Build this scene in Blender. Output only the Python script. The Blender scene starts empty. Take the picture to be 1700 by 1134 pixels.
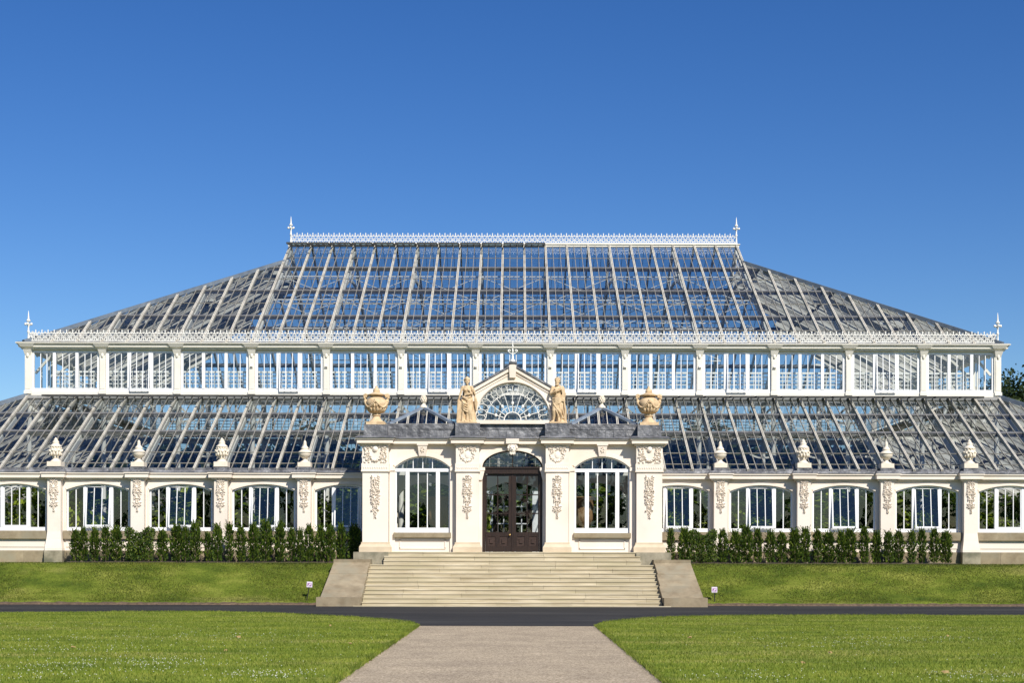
import bpy, bmesh, math, random
import numpy as np
from mathutils import Vector, Matrix
PI = math.pi
R = math.radians
random.seed(7)
sc = bpy.context.scene
COL = sc.collection

# ------------------------------------------------------------------ measures (metres)
B = 3.73            # bay
YW = 69.35          # aisle wall face
YP = 69.0           # pilaster face
YE = 77.2           # clerestory plane
YR = 90.4           # ridge
XE = 24.25          # half length of clerestory
XR = 3.5 * B         # half length of ridge
XA = 32.45          # half length of aisle wall
ZT = 1.69           # terrace level
ZF = 2.2            # floor level
ZA0, ZA1 = 5.89, 10.0      # aisle roof
ZN0, ZN1 = 12.66, 20.3     # nave roof
HIPT = 0.80
PF, PW = 66.6, 67.0        # portico pilaster face / wall face
def zD(y, D): return 1.9 + (929.0 - y) * D / 2560.0
def xD(x, D): return (x - 855.0) * D / 2560.0 + 0.12

# ------------------------------------------------------------------ materials
def new_mat(name):
    m = bpy.data.materials.new(name); m.use_nodes = True
    nt = m.node_tree
    return m, nt, nt.nodes['Principled BSDF']
def N(nt, t, **kw):
    n = nt.nodes.new(t)
    for k, v in kw.items(): setattr(n, k, v)
    return n
def surf(name, c1, c2, scale=2.0, rough=0.7, bump=0.15, bscale=30.0, metal=0.0, c3=None, scale3=0.4, spec=0.4, stretch=(1, 1, 1), lo=0.35, hi=0.68, dist=0.01, isl=0.0):
    m, nt, bs = new_mat(name)
    tc = N(nt, 'ShaderNodeTexCoord'); mp = N(nt, 'ShaderNodeMapping'); mp.inputs['Scale'].default_value = stretch
    geo = N(nt, 'ShaderNodeNewGeometry')
    nt.links.new(geo.outputs['Position'], mp.inputs['Vector'])
    nz = N(nt, 'ShaderNodeTexNoise'); nz.inputs['Scale'].default_value = scale; nz.inputs['Detail'].default_value = 6; nz.inputs['Roughness'].default_value = .65
    nt.links.new(mp.outputs['Vector'], nz.inputs['Vector'])
    rp = N(nt, 'ShaderNodeValToRGB'); rp.color_ramp.elements[0].position = lo; rp.color_ramp.elements[1].position = hi
    rp.color_ramp.elements[0].color = (*c1, 1); rp.color_ramp.elements[1].color = (*c2, 1)
    nt.links.new(nz.outputs['Fac'], rp.inputs['Fac'])
    out = rp.outputs['Color']
    if c3:
        n3 = N(nt, 'ShaderNodeTexNoise'); n3.inputs['Scale'].default_value = scale3; n3.inputs['Detail'].default_value = 5
        nt.links.new(mp.outputs['Vector'], n3.inputs['Vector'])
        r3 = N(nt, 'ShaderNodeValToRGB'); r3.color_ramp.elements[0].position = .48; r3.color_ramp.elements[1].position = .66
        nt.links.new(n3.outputs['Fac'], r3.inputs['Fac'])
        mx = N(nt, 'ShaderNodeMixRGB'); mx.inputs['Color2'].default_value = (*c3, 1)
        nt.links.new(r3.outputs['Color'], mx.inputs['Fac']); nt.links.new(out, mx.inputs['Color1'])
        out = mx.outputs['Color']
    if isl:
        ri = N(nt, 'ShaderNodeMapRange'); ri.inputs['To Min'].default_value = 1-isl; ri.inputs['To Max'].default_value = 1+isl*.6
        nt.links.new(geo.outputs['Random Per Island'], ri.inputs['Value'])
        mi = N(nt, 'ShaderNodeMixRGB', blend_type='MULTIPLY'); mi.inputs['Fac'].default_value = 1
        nt.links.new(out, mi.inputs['Color1']); nt.links.new(ri.outputs[0], mi.inputs['Color2']); out = mi.outputs['Color']
    nt.links.new(out, bs.inputs['Base Color'])
    bs.inputs['Roughness'].default_value = rough; bs.inputs['Metallic'].default_value = metal
    bs.inputs['Specular IOR Level'].default_value = spec
    if bump:
        nb = N(nt, 'ShaderNodeTexNoise'); nb.inputs['Scale'].default_value = bscale; nb.inputs['Detail'].default_value = 4
        nt.links.new(geo.outputs['Position'], nb.inputs['Vector'])
        bp = N(nt, 'ShaderNodeBump'); bp.inputs['Strength'].default_value = bump; bp.inputs['Distance'].default_value = dist
        nt.links.new(nb.outputs['Fac'], bp.inputs['Height']); nt.links.new(bp.outputs['Normal'], bs.inputs['Normal'])
    return m

M = {}
M['stucco'] = surf('cream_stucco', (0.79, 0.70, 0.60), (0.83, 0.745, 0.645), .6, .75, .1, 40, c3=(0.75, 0.65, 0.54), scale3=.5)
M['carve'] = surf('carved_stucco', (0.82, 0.74, 0.64), (0.88, 0.80, 0.70), 8, .8, .2, 60)
M['white'] = surf('white_window_paint', (0.83, 0.83, 0.83), (0.88, 0.88, 0.88), 2, .4, .03, 20)
M['iron'] = surf('cream_iron_paint', (0.76, 0.72, 0.62), (0.82, 0.78, 0.69), 1.5, .45, .05, 20)
M['crest'] = surf('white_cresting_paint', (0.78, 0.76, 0.70), (0.84, 0.82, 0.76), 3, .45, 0)
M['rafter'] = surf('rafter_paint', (0.50, 0.465, 0.39), (0.71, 0.665, 0.57), 8, .5, .15, 35, c3=(0.40, 0.37, 0.31), scale3=1.5)
M['bar'] = surf('grey_glazing_bar', (0.19, 0.18, 0.155), (0.34, 0.32, 0.28), 4, .5, 0)
M['purlin'] = surf('purlin_grey', (0.11, 0.11, 0.115), (0.20, 0.20, 0.20), 3, .5, 0)
M['lead'] = surf('lead_sheet', (0.085, 0.086, 0.094), (0.165, 0.166, 0.178), 3.5, .42, 1.0, 4.5, c3=(0.25, 0.25, 0.26), scale3=1.7, dist=.09)
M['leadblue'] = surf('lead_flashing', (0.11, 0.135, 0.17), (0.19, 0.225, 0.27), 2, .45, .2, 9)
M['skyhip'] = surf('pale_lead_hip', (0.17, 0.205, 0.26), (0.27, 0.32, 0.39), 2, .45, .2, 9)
M['step'] = surf('sandstone_step', (0.40, 0.335, 0.215), (0.60, 0.53, 0.39), 2.0, .9, .3, 60, c3=(0.43, 0.375, 0.245), scale3=1.1, stretch=(.35, 1, 4), isl=.08)
M['stone'] = surf('brown_stone', (0.22, 0.173, 0.108), (0.36, 0.295, 0.195), 1.8, .9, .35, 50, c3=(0.28, 0.245, 0.17), scale3=1.2, isl=.15)
M['greystone'] = surf('weathered_stone', (0.20, 0.18, 0.125), (0.38, 0.34, 0.25), 2.4, .9, .4, 45, c3=(0.15, 0.145, 0.10), scale3=1.5)
M['vent'] = surf('dark_vent_frame', (0.045, 0.045, 0.045), (0.085, 0.083, 0.08), 5, .6, 0)
M['apron'] = surf('grey_apron_lead', (0.26, 0.255, 0.245), (0.38, 0.37, 0.35), 4, .6, .3, 12)
M['buff'] = surf('buff_stone', (0.56, 0.45, 0.31), (0.66, 0.55, 0.40), 1.4, .85, .2, 50)
M['statue'] = surf('ochre_sandstone', (0.60, 0.43, 0.25), (0.72, 0.55, 0.35), 5, .85, .3, 45, c3=(0.50, 0.35, 0.20), scale3=4)
M['urn'] = surf('cream_urn_stone', (0.74, 0.65, 0.52), (0.82, 0.73, 0.60), 4, .8, .2, 50)
M['wood'] = surf('dark_oak', (0.014, 0.007, 0.004), (0.036, 0.018, 0.011), 5, .45, .2, 40, stretch=(5, 5, .5))
M['panelwood'] = surf('worn_oak', (0.026, 0.013, 0.009), (0.062, 0.035, 0.024), 4, .5, .2, 40, stretch=(.6, 5, 5))
M['black'] = surf('black_iron', (0.012, 0.012, 0.014), (0.03, 0.03, 0.03), 5, .5, 0)
M['asphalt'] = surf('asphalt', (0.012, 0.0118, 0.012), (0.024, 0.0232, 0.0232), .5, .9, .5, 90, c3=(0.040, 0.038, 0.036), scale3=.45, stretch=(.25, 1, 1))
M['soil'] = surf('brown_soil', (0.075, 0.05, 0.032), (0.19, 0.13, 0.085), 6, .95, .8, 25, dist=.04)
M['mulch'] = surf('dark_mulch', (0.04, 0.03, 0.02), (0.10, 0.075, 0.055), 9, .95, .8, 30, dist=.04)
M['floor'] = surf('earth_beds', (0.03, 0.026, 0.02), (0.07, 0.06, 0.045), 1, .9, .3, 10)
M['bark'] = surf('bark', (0.06, 0.045, 0.03), (0.12, 0.09, 0.06), 6, .9, .4, 25)
M['claypot'] = surf('brown_clay', (0.20, 0.115, 0.05), (0.27, 0.165, 0.08), 3, .8, .2, 30)
M['pink'] = surf('sign_white', (0.74, 0.66, 0.74), (0.80, 0.72, 0.80), 3, .5, 0)
M['purple'] = surf('sign_purple', (0.30, 0.13, 0.32), (0.36, 0.17, 0.38), 3, .5, 0)
M['petal'] = surf('white_petal', (0.48, 0.50, 0.40), (0.62, 0.62, 0.54), 3, .7, 0)
M['dryleaf'] = surf('dry_leaf', (0.26, 0.18, 0.07), (0.40, 0.29, 0.12), 9, .8, 0)
m, nt, bs = new_mat('brass'); bs.inputs['Base Color'].default_value = (.75, .50, .18, 1); bs.inputs['Metallic'].default_value = 1; bs.inputs['Roughness'].default_value = .3; M['brass'] = m

# gravel path: fine speckle over broad tone
def path_mat():
    m, nt, bs = new_mat('gravel_path')
    geo = N(nt, 'ShaderNodeNewGeometry')
    v = N(nt, 'ShaderNodeTexVoronoi'); v.inputs['Scale'].default_value = 38
    nt.links.new(geo.outputs['Position'], v.inputs['Vector'])
    rp = N(nt, 'ShaderNodeValToRGB'); e = rp.color_ramp.elements
    e[0].color = (.235, .188, .125, 1); e[1].color = (.68, .575, .425, 1); e[0].position = .1; e[1].position = .95
    nt.links.new(v.outputs['Color'], rp.inputs['Fac'])
    n2 = N(nt, 'ShaderNodeTexNoise'); n2.inputs['Scale'].default_value = .7; n2.inputs['Detail'].default_value = 7; n2.inputs['Roughness'].default_value = .7
    nt.links.new(geo.outputs['Position'], n2.inputs['Vector'])
    r2 = N(nt, 'ShaderNodeValToRGB'); r2.color_ramp.elements[0].position = .3; r2.color_ramp.elements[1].position = .72
    r2.color_ramp.elements[0].color = (.76, .735, .72, 1); r2.color_ramp.elements[1].color = (1.14, 1.11, 1.06, 1)
    nt.links.new(n2.outputs['Fac'], r2.inputs['Fac'])
    mx = N(nt, 'ShaderNodeMixRGB', blend_type='MULTIPLY'); mx.inputs['Fac'].default_value = 1
    nt.links.new(rp.outputs['Color'], mx.inputs['Color1']); nt.links.new(r2.outputs['Color'], mx.inputs['Color2'])
    nt.links.new(mx.outputs['Color'], bs.inputs['Base Color']); bs.inputs['Roughness'].default_value = .9
    bs.inputs['Specular IOR Level'].default_value = .2
    bp = N(nt, 'ShaderNodeBump'); bp.inputs['Strength'].default_value = .6; bp.inputs['Distance'].default_value = .01
    nt.links.new(v.outputs['Distance'], bp.inputs['Height']); nt.links.new(bp.outputs['Normal'], bs.inputs['Normal'])
    return m
M['path'] = path_mat()

def grass_mat(name, dark, mid, yel, dry, dryamt=.60, stretch=(.35, 1, 1)):
    m, nt, bs = new_mat(name)
    geo = N(nt, 'ShaderNodeNewGeometry')
    mp = N(nt, 'ShaderNodeMapping'); mp.inputs['Scale'].default_value = stretch
    nt.links.new(geo.outputs['Position'], mp.inputs['Vector'])
    def noise(s, d=5, src=None, r=.6):
        n = N(nt, 'ShaderNodeTexNoise'); n.inputs['Scale'].default_value = s; n.inputs['Detail'].default_value = d; n.inputs['Roughness'].default_value = r
        nt.links.new(src or mp.outputs['Vector'], n.inputs['Vector']); return n
    n1 = noise(1.1, 8); n2 = noise(.45, 6); n3 = noise(14, 4, geo.outputs['Position'], .75)
    rp = N(nt, 'ShaderNodeValToRGB'); rp.color_ramp.elements[0].color = (*dark, 1); rp.color_ramp.elements[1].color = (*yel, 1)
    rp.color_ramp.elements[0].position = .3; rp.color_ramp.elements[1].position = .7
    e = rp.color_ramp.elements.new(.5); e.color = (*mid, 1)
    nt.links.new(n1.outputs['Fac'], rp.inputs['Fac'])
    r2 = N(nt, 'ShaderNodeValToRGB'); r2.color_ramp.elements[0].position = dryamt - .05; r2.color_ramp.elements[1].position = dryamt + .12
    nt.links.new(n2.outputs['Fac'], r2.inputs['Fac'])
    mx = N(nt, 'ShaderNodeMixRGB'); mx.inputs['Color2'].default_value = (*dry, 1)
    nt.links.new(rp.outputs['Color'], mx.inputs['Color1'])
    ml = N(nt, 'ShaderNodeMath', operation='MULTIPLY'); ml.inputs[1].default_value = .75
    nt.links.new(r2.outputs['Color'], ml.inputs[0]); nt.links.new(ml.outputs[0], mx.inputs['Fac'])
    r3 = N(nt, 'ShaderNodeValToRGB'); r3.color_ramp.elements[0].position = .3; r3.color_ramp.elements[1].position = .7
    r3.color_ramp.elements[0].color = (.62, .62, .6, 1); r3.color_ramp.elements[1].color = (1.3, 1.3, 1.25, 1)
    nt.links.new(n3.outputs['Fac'], r3.inputs['Fac'])
    m2 = N(nt, 'ShaderNodeMixRGB', blend_type='MULTIPLY'); m2.inputs['Fac'].default_value = 1
    nt.links.new(mx.outputs['Color'], m2.inputs['Color1']); nt.links.new(r3.outputs['Color'], m2.inputs['Color2'])
    nt.links.new(m2.outputs['Color'], bs.inputs['Base Color'])
    bs.inputs['Roughness'].default_value = .9; bs.inputs['Specular IOR Level'].default_value = .1
    return m
M['lawn'] = grass_mat('lawn_grass', (.090, .150, .016), (.195, .252, .027), (.30, .322, .052), (.46, .40, .14), .56, (.22, 1, 1))
M['bankg'] = grass_mat('bank_grass', (.042, .074, .010), (.118, .152, .020), (.215, .230, .045), (.27, .235, .085), .60, (.45, 1, 1))
M['dryg'] = grass_mat('dry_edge_grass', (.16, .15, .04), (.25, .22, .08), (.32, .28, .12), (.36, .30, .15), .5)

def leaf_mat(name, c1, c2, c3, sc_=3.0, tr=.25):
    m, nt, bs = new_mat(name)
    geo = N(nt, 'ShaderNodeNewGeometry')
    rp = N(nt, 'ShaderNodeValToRGB'); e = rp.color_ramp.elements
    e[0].color = (*c1, 1); e[1].color = (*c3, 1); k = e.new(.55); k.color = (*c2, 1)
    nt.links.new(geo.outputs['Random Per Island'], rp.inputs['Fac'])
    nz = N(nt, 'ShaderNodeTexNoise'); nz.inputs['Scale'].default_value = sc_
    nt.links.new(geo.outputs['Position'], nz.inputs['Vector'])
    r2 = N(nt, 'ShaderNodeValToRGB'); r2.color_ramp.elements[0].position = .35; r2.color_ramp.elements[1].position = .65
    r2.color_ramp.elements[0].color = (.7, .75, .7, 1); r2.color_ramp.elements[1].color = (1.2, 1.15, 1, 1)
    nt.links.new(nz.outputs['Fac'], r2.inputs['Fac'])
    mx = N(nt, 'ShaderNodeMixRGB', blend_type='MULTIPLY'); mx.inputs['Fac'].default_value = 1
    nt.links.new(rp.outputs['Color'], mx.inputs['Color1']); nt.links.new(r2.outputs['Color'], mx.inputs['Color2'])
    nt.links.new(mx.outputs['Color'], bs.inputs['Base Color'])
    bs.inputs['Roughness'].default_value = .55; bs.inputs['Specular IOR Level'].default_value = .25
    if tr:
        t = N(nt, 'ShaderNodeBsdfTranslucent'); nt.links.new(mx.outputs['Color'], t.inputs['Color'])
        ms = N(nt, 'ShaderNodeMixShader'); ms.inputs['Fac'].default_value = tr
        out = nt.nodes['Material Output']
        nt.links.new(bs.outputs[0], ms.inputs[1]); nt.links.new(t.outputs[0], ms.inputs[2]); nt.links.new(ms.outputs[0], out.inputs['Surface'])
    return m
M['yew'] = leaf_mat('yew_needles', (.017, .040, .008), (.056, .106, .014), (.165, .215, .028), 4)
M['blade'] = leaf_mat('grass_blades', (.105, .165, .017), (.20, .258, .029), (.34, .35, .08), .7, .3)
M['bankblade'] = leaf_mat('bank_grass_blades', (.055, .092, .012), (.128, .162, .022), (.25, .255, .06), .7, .3)
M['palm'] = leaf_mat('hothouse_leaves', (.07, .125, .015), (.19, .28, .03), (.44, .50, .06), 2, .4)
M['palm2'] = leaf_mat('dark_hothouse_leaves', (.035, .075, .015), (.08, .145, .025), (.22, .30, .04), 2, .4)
M['treeleaf'] = leaf_mat('dark_tree_leaves', (.012, .026, .010), (.025, .045, .014), (.05, .075, .02), .5, .15)
M['goldleaf'] = leaf_mat('golden_leaves', (.12, .13, .02), (.20, .20, .035), (.30, .28, .06), .5, .2)

def glass_mat(name, tint, refl=1.7, cell=(2.43, 1.0, .6), tilt=.02, rough=.0):
    m, nt, bs = new_mat(name); nt.nodes.remove(bs)
    out = nt.nodes['Material Output']
    geo = N(nt, 'ShaderNodeNewGeometry')
    mul = N(nt, 'ShaderNodeVectorMath', operation='MULTIPLY'); mul.inputs[1].default_value = cell
    nt.links.new(geo.outputs['Position'], mul.inputs[0])
    fl = N(nt, 'ShaderNodeVectorMath', operation='FLOOR'); nt.links.new(mul.outputs[0], fl.inputs[0])
    wn = N(nt, 'ShaderNodeTexWhiteNoise'); nt.links.new(fl.outputs[0], wn.inputs['Vector'])
    sb = N(nt, 'ShaderNodeVectorMath', operation='SUBTRACT'); sb.inputs[1].default_value = (.5, .5, .5)
    nt.links.new(wn.outputs['Color'], sb.inputs[0])
    nz = N(nt, 'ShaderNodeTexNoise'); nz.inputs['Scale'].default_value = 1.3
    nt.links.new(geo.outputs['Position'], nz.inputs['Vector'])
    sb2 = N(nt, 'ShaderNodeVectorMath', operation='SUBTRACT'); sb2.inputs[1].default_value = (.5, .5, .5)
    nt.links.new(nz.outputs['Color'], sb2.inputs[0])
    ad0 = N(nt, 'ShaderNodeVectorMath', operation='ADD'); nt.links.new(sb.outputs[0], ad0.inputs[0]); nt.links.new(sb2.outputs[0], ad0.inputs[1])
    sc_ = N(nt, 'ShaderNodeVectorMath', operation='SCALE'); sc_.inputs['Scale'].default_value = tilt; nt.links.new(ad0.outputs[0], sc_.inputs[0])
    ad = N(nt, 'ShaderNodeVectorMath', operation='ADD'); nt.links.new(geo.outputs['Normal'], ad.inputs[0]); nt.links.new(sc_.outputs[0], ad.inputs[1])
    nm = N(nt, 'ShaderNodeVectorMath', operation='NORMALIZE'); nt.links.new(ad.outputs[0], nm.inputs[0])
    tr = N(nt, 'ShaderNodeBsdfTransparent'); tr.inputs['Color'].default_value = (*tint, 1)
    gl = N(nt, 'ShaderNodeBsdfGlossy'); gl.inputs['Roughness'].default_value = rough; gl.inputs['Color'].default_value = (.95, .97, 1, 1)
    nt.links.new(nm.outputs[0], gl.inputs['Normal'])
    dt = N(nt, 'ShaderNodeVectorMath', operation='DOT_PRODUCT'); nt.links.new(nm.outputs[0], dt.inputs[0]); nt.links.new(geo.outputs['Incoming'], dt.inputs[1])
    ab = N(nt, 'ShaderNodeMath', operation='ABSOLUTE'); nt.links.new(dt.outputs['Value'], ab.inputs[0])
    om = N(nt, 'ShaderNodeMath', operation='SUBTRACT', use_clamp=True); om.inputs[0].default_value = 1; nt.links.new(ab.outputs[0], om.inputs[1])
    pw = N(nt, 'ShaderNodeMath', operation='POWER'); pw.inputs[1].default_value = 5; nt.links.new(om.outputs[0], pw.inputs[0])
    ml = N(nt, 'ShaderNodeMath', operation='MULTIPLY_ADD', use_clamp=True); ml.inputs[1].default_value = .92; ml.inputs[2].default_value = .04*refl; nt.links.new(pw.outputs[0], ml.inputs[0])
    ms = N(nt, 'ShaderNodeMixShader'); nt.links.new(ml.outputs[0], ms.inputs['Fac'])
    nt.links.new(tr.outputs[0], ms.inputs[1]); nt.links.new(gl.outputs[0], ms.inputs[2]); nt.links.new(ms.outputs[0], out.inputs['Surface'])
    return m
M['glass'] = glass_mat('roof_glass', (.77, .81, .84), 2.3)
M['skyglass'] = glass_mat('skylight_glass', (.34, .36, .40), 3.0)
M['wglass'] = glass_mat('window_glass', (.88, .91, .92), 1.6, (2.2, 1, .01), .012)

# ------------------------------------------------------------------ mesh builder
WLOC = {}
class MB:
    def __init__(s): s.v = []; s.f = []; s.m = []; s.cur = 0
    def mat(s, i): s.cur = i; return s
    def add(s, vs, fs):
        o = len(s.v); s.v.extend([tuple(p) for p in vs])
        for f in fs: s.f.append(tuple(i + o for i in f)); s.m.append(s.cur)
    def quad(s, *p): s.add(p, [tuple(range(len(p)))])
    def box(s, x0, x1, y0, y1, z0, z1):
        if x0 > x1: x0, x1 = x1, x0
        s.add([(x0,y0,z0),(x1,y0,z0),(x1,y1,z0),(x0,y1,z0),(x0,y0,z1),(x1,y0,z1),(x1,y1,z1),(x0,y1,z1)],
              [(0,3,2,1),(4,5,6,7),(0,1,5,4),(1,2,6,5),(2,3,7,6),(3,0,4,7)])
    def taper(s, x0, x1, y0, y1, z0, X0, X1, Y0, Y1, z1):
        s.add([(x0,y0,z0),(x1,y0,z0),(x1,y1,z0),(x0,y1,z0),(X0,Y0,z1),(X1,Y0,z1),(X1,Y1,z1),(X0,Y1,z1)],
              [(0,3,2,1),(4,5,6,7),(0,1,5,4),(1,2,6,5),(2,3,7,6),(3,0,4,7)])
    def bar(s, p, q, w, h, up=(0,0,1), off=0.0):
        p = Vector(p); q = Vector(q); d = q - p
        if d.length < 1e-5: return
        d.normalize(); up = Vector(up); sd = d.cross(up)
        if sd.length < 1e-5: sd = d.cross(Vector((0,1,0)))
        sd.normalize(); u = sd.cross(d).normalized()
        a = sd * (w / 2); b0 = u * (off - h / 2); b1 = u * (off + h / 2)
        vs = [p-a+b0, p+a+b0, p+a+b1, p-a+b1, q-a+b0, q+a+b0, q+a+b1, q-a+b1]
        s.add(vs, [(0,1,2,3),(7,6,5,4),(0,4,5,1),(1,5,6,2),(2,6,7,3),(3,7,4,0)])
    def tube(s, p, q, r0, r1=None, n=8, caps=True):
        if r1 is None: r1 = r0
        p = Vector(p); q = Vector(q); d = (q - p)
        if d.length < 1e-6: return
        d.normalize(); a = d.orthogonal().normalized(); b = d.cross(a)
        vs = [p + (a*math.cos(2*PI*i/n) + b*math.sin(2*PI*i/n))*r0 for i in range(n)] + [q + (a*math.cos(2*PI*i/n) + b*math.sin(2*PI*i/n))*r1 for i in range(n)]
        fs = [(i, (i+1) % n, n+(i+1) % n, n+i) for i in range(n)]
        if caps: fs += [tuple(range(n-1, -1, -1)), tuple(range(n, 2*n))]
        s.add(vs, fs)
    def path(s, pts, r, n=6):
        for i in range(len(pts)-1):
            r0 = r[i] if isinstance(r, (list, tuple)) else r; r1 = r[i+1] if isinstance(r, (list, tuple)) else r
            s.tube(pts[i], pts[i+1], r0, r1, n)
    def lathe(s, prof, c=(0,0,0), n=20, flute=0, fa=0.0):
        cx, cy, cz = c; vs = []; k = len(prof)
        for (r, z) in prof:
            for i in range(n):
                a = 2*PI*i/n; rr = r*(1 + fa*math.cos(flute*a)) if flute else r
                vs.append((cx+rr*math.cos(a), cy+rr*math.sin(a), cz+z))
        fs = [(j*n+i, j*n+(i+1) % n, (j+1)*n+(i+1) % n, (j+1)*n+i) for j in range(k-1) for i in range(n)]
        fs += [tuple(range(n-1, -1, -1)), tuple((k-1)*n+i for i in range(n))]
        s.add(vs, fs)
    def ell(s, c, r, n=10, m=7, rot=None):
        c = Vector(c); vs = []; fs = []
        for j in range(m+1):
            t = PI*j/m
            for i in range(n):
                a = 2*PI*i/n
                p = Vector((r[0]*math.sin(t)*math.cos(a), r[1]*math.sin(t)*math.sin(a), r[2]*math.cos(t)))
                if rot: p = rot @ p
                vs.append(c+p)
        for j in range(m):
            for i in range(n): fs.append((j*n+i, (j+1)*n+i, (j+1)*n+(i+1) % n, j*n+(i+1) % n))
        s.add(vs, fs)
    def prism(s, pts, y0, y1):      # polygon in x,z counter-clockwise seen from -y, extruded y0..y1
        n = len(pts)
        s.add([(x, y0, z) for x, z in pts] + [(x, y1, z) for x, z in pts],
              [tuple(range(n)), tuple(range(2*n-1, n-1, -1))] + [(i, n+i, n+(i+1) % n, (i+1) % n) for i in range(n)])
    def leaf(s, cx, cz, ang, l, w, h, y0=0.0):      # raised carved leaf on a wall facing -y
        ca, sa = math.cos(ang), math.sin(ang)
        P = lambda a, b: (cx + a*ca - b*sa, cz + a*sa + b*ca)
        pts = [P(-l/2, 0), P(0, -w/2), P(l/2, 0), P(0, w/2)]
        vs = [(x, y0, z) for x, z in pts] + [(*[P(l*.12, 0)[0]], y0-h, P(l*.12, 0)[1])]
        s.add(vs, [(0,1,4),(1,2,4),(2,3,4),(3,0,4)])
    def build(s, name, mat, parent=None, loc=None, smooth=False, world=True, weld=False):
        me = bpy.data.meshes.new(name); pw = WLOC.get(parent.name, Vector((0,0,0))) if parent else Vector((0,0,0))
        L = Vector(loc) if loc is not None else Vector((0,0,0))
        if loc is not None: vs = s.v; ol = L - pw
        else: vs = [(x-pw.x, y-pw.y, z-pw.z) for x, y, z in s.v] if world else s.v; ol = Vector((0,0,0))
        me.from_pydata(vs, [], s.f)
        mats = mat if isinstance(mat, (list, tuple)) else [mat]
        for mm in mats: me.materials.append(M[mm])
        if len(mats) > 1: me.polygons.foreach_set('material_index', s.m)
        if smooth: me.polygons.foreach_set('use_smooth', [True]*len(me.polygons))
        bm = bmesh.new(); bm.from_mesh(me)
        if weld: bmesh.ops.remove_doubles(bm, verts=bm.verts, dist=1e-4)
        bmesh.ops.recalc_face_normals(bm, faces=bm.faces); bm.to_mesh(me); bm.free()
        me.update()
        ob = bpy.data.objects.new(name, me); COL.objects.link(ob)
        if parent: ob.parent = parent
        ob.location = ol; WLOC[ob.name] = pw + ol
        return ob
def empty(name, loc, label=None, cat=None, group=None):
    o = bpy.data.objects.new(name, None); COL.objects.link(o); o.location = loc; o.empty_display_size = .3
    WLOC[o.name] = Vector(loc); tag(o, label, cat, group); return o
def tag(o, label=None, cat=None, group=None, kind=None):
    if label: o['label'] = label
    if cat: o['category'] = cat
    if group: o['group'] = group
    if kind: o['kind'] = kind
    return o
def copy_tree(o, wloc=None, parent=None, scale=None, rotz=None):
    c = o.copy(); COL.objects.link(c); c.parent = parent
    pw = WLOC.get(parent.name, Vector((0,0,0))) if parent else Vector((0,0,0))
    if wloc is not None: c.location = Vector(wloc) - pw; WLOC[c.name] = Vector(wloc)
    else: WLOC[c.name] = pw + c.location
    if scale is not None: c.scale = scale
    if rotz is not None: c.rotation_euler = (0, 0, rotz)
    for ch in list(o.children): copy_tree(ch, None, c)
    return c
def sculpt(mb, name, mat, parent, voxel, smooth_it=2, loc=None):
    ob = mb.build(name, mat, parent, loc=loc, smooth=True, world=False)
    md = ob.modifiers.new('r', 'REMESH'); md.mode = 'VOXEL'; md.voxel_size = voxel; md.use_smooth_shade = True
    if smooth_it:
        m2 = ob.modifiers.new('s', 'SMOOTH'); m2.factor = .5; m2.iterations = smooth_it
    dg = bpy.context.evaluated_depsgraph_get(); dg.update()
    me = bpy.data.meshes.new_from_object(ob.evaluated_get(dg))
    me.polygons.foreach_set('use_smooth', [True]*len(me.polygons))
    ob.modifiers.clear(); ob.data = me
    return ob

# ------------------------------------------------------------------ the ground
def sheet(name, pts, z, mat, thick=0.0):
    mb = MB(); n = len(pts)
    if thick:
        mb.add([(x, y, z) for x, y in pts] + [(x, y, z-thick) for x, y in pts], [tuple(range(n))] + [(i, n+i, n+(i+1) % n, (i+1) % n) for i in range(n)])
    else: mb.quad(*[(x, y, z) for x, y in pts])
    o = mb.build(name, mat); tag(o, kind='structure'); return o
sheet('ground', [(-3000,-2000),(3000,-2000),(3000,4000),(-3000,4000)], -.06, 'bankg')
sheet('soil_strip', [(-150,-4),(150,-4),(150,64.4),(-150,64.4)], -.012, 'soil')
LE = [(-150,53.0),(-60,53.0),(-17.7,53.0),(-14,53.9),(-10.6,54.0),(-8.3,52.8),(-6.5,50.9),(-5.1,49.3),(-4,47.7),(-3.25,46.3),(-2.85,45.2),(-2.66,44.2),(-2.6,43.4)]
RE = [(2.42,43.4),(2.47,44.2),(2.62,45.2),(2.95,46.3),(3.5,47.6),(4.3,49.0),(5.6,50.3),(8,51.4),(11.5,51.9),(15.5,52.1),(60,52.1),(150,52.1)]
def wob(pts, amp=.04):
    out = []
    for i in range(len(pts)-1):
        (x0,y0),(x1,y1) = pts[i], pts[i+1]; L = math.hypot(x1-x0, y1-y0); n = max(1, min(60, int(L/.35)))
        for k in range(n):
            t = k/n; out.append((x0+(x1-x0)*t+random.uniform(-amp, amp), y0+(y1-y0)*t+random.uniform(-amp, amp)))
    out.append(pts[-1]); return out
roadL = [(x, y) for x, y in LE]; roadR = [(x, y) for x, y in RE]
sheet('road', [(-150,52.2)] + [(x+.1, y-.25) for x, y in LE[1:]] + [(x-.1, y-.25) for x, y in RE[:-1]] + [(150,51.3),(150,63.30),(7,63.30),(-7,63.30),(-150,63.30)], -.006, 'asphalt')
sheet('path', [(-2.75,-4),(2.56,-4),(2.56,43.75),(-2.75,43.75)], .0, 'path')
lawnL = wob(LE[2:]) + wob([(-2.6,43.4),(-2.6,20)], .018) + [(-2.6,-4),(-150,-4),(-150,53.0)]
lawnR = [(150,52.1),(150,-4),(2.42,-4)] + wob([(2.42,20),(2.42,43.4)], .018)[:-1] + wob(RE[:-1])
sheet('lawn', lawnL, .035, 'lawn', .06)
sheet('lawn', lawnR, .035, 'lawn', .06)

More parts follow.
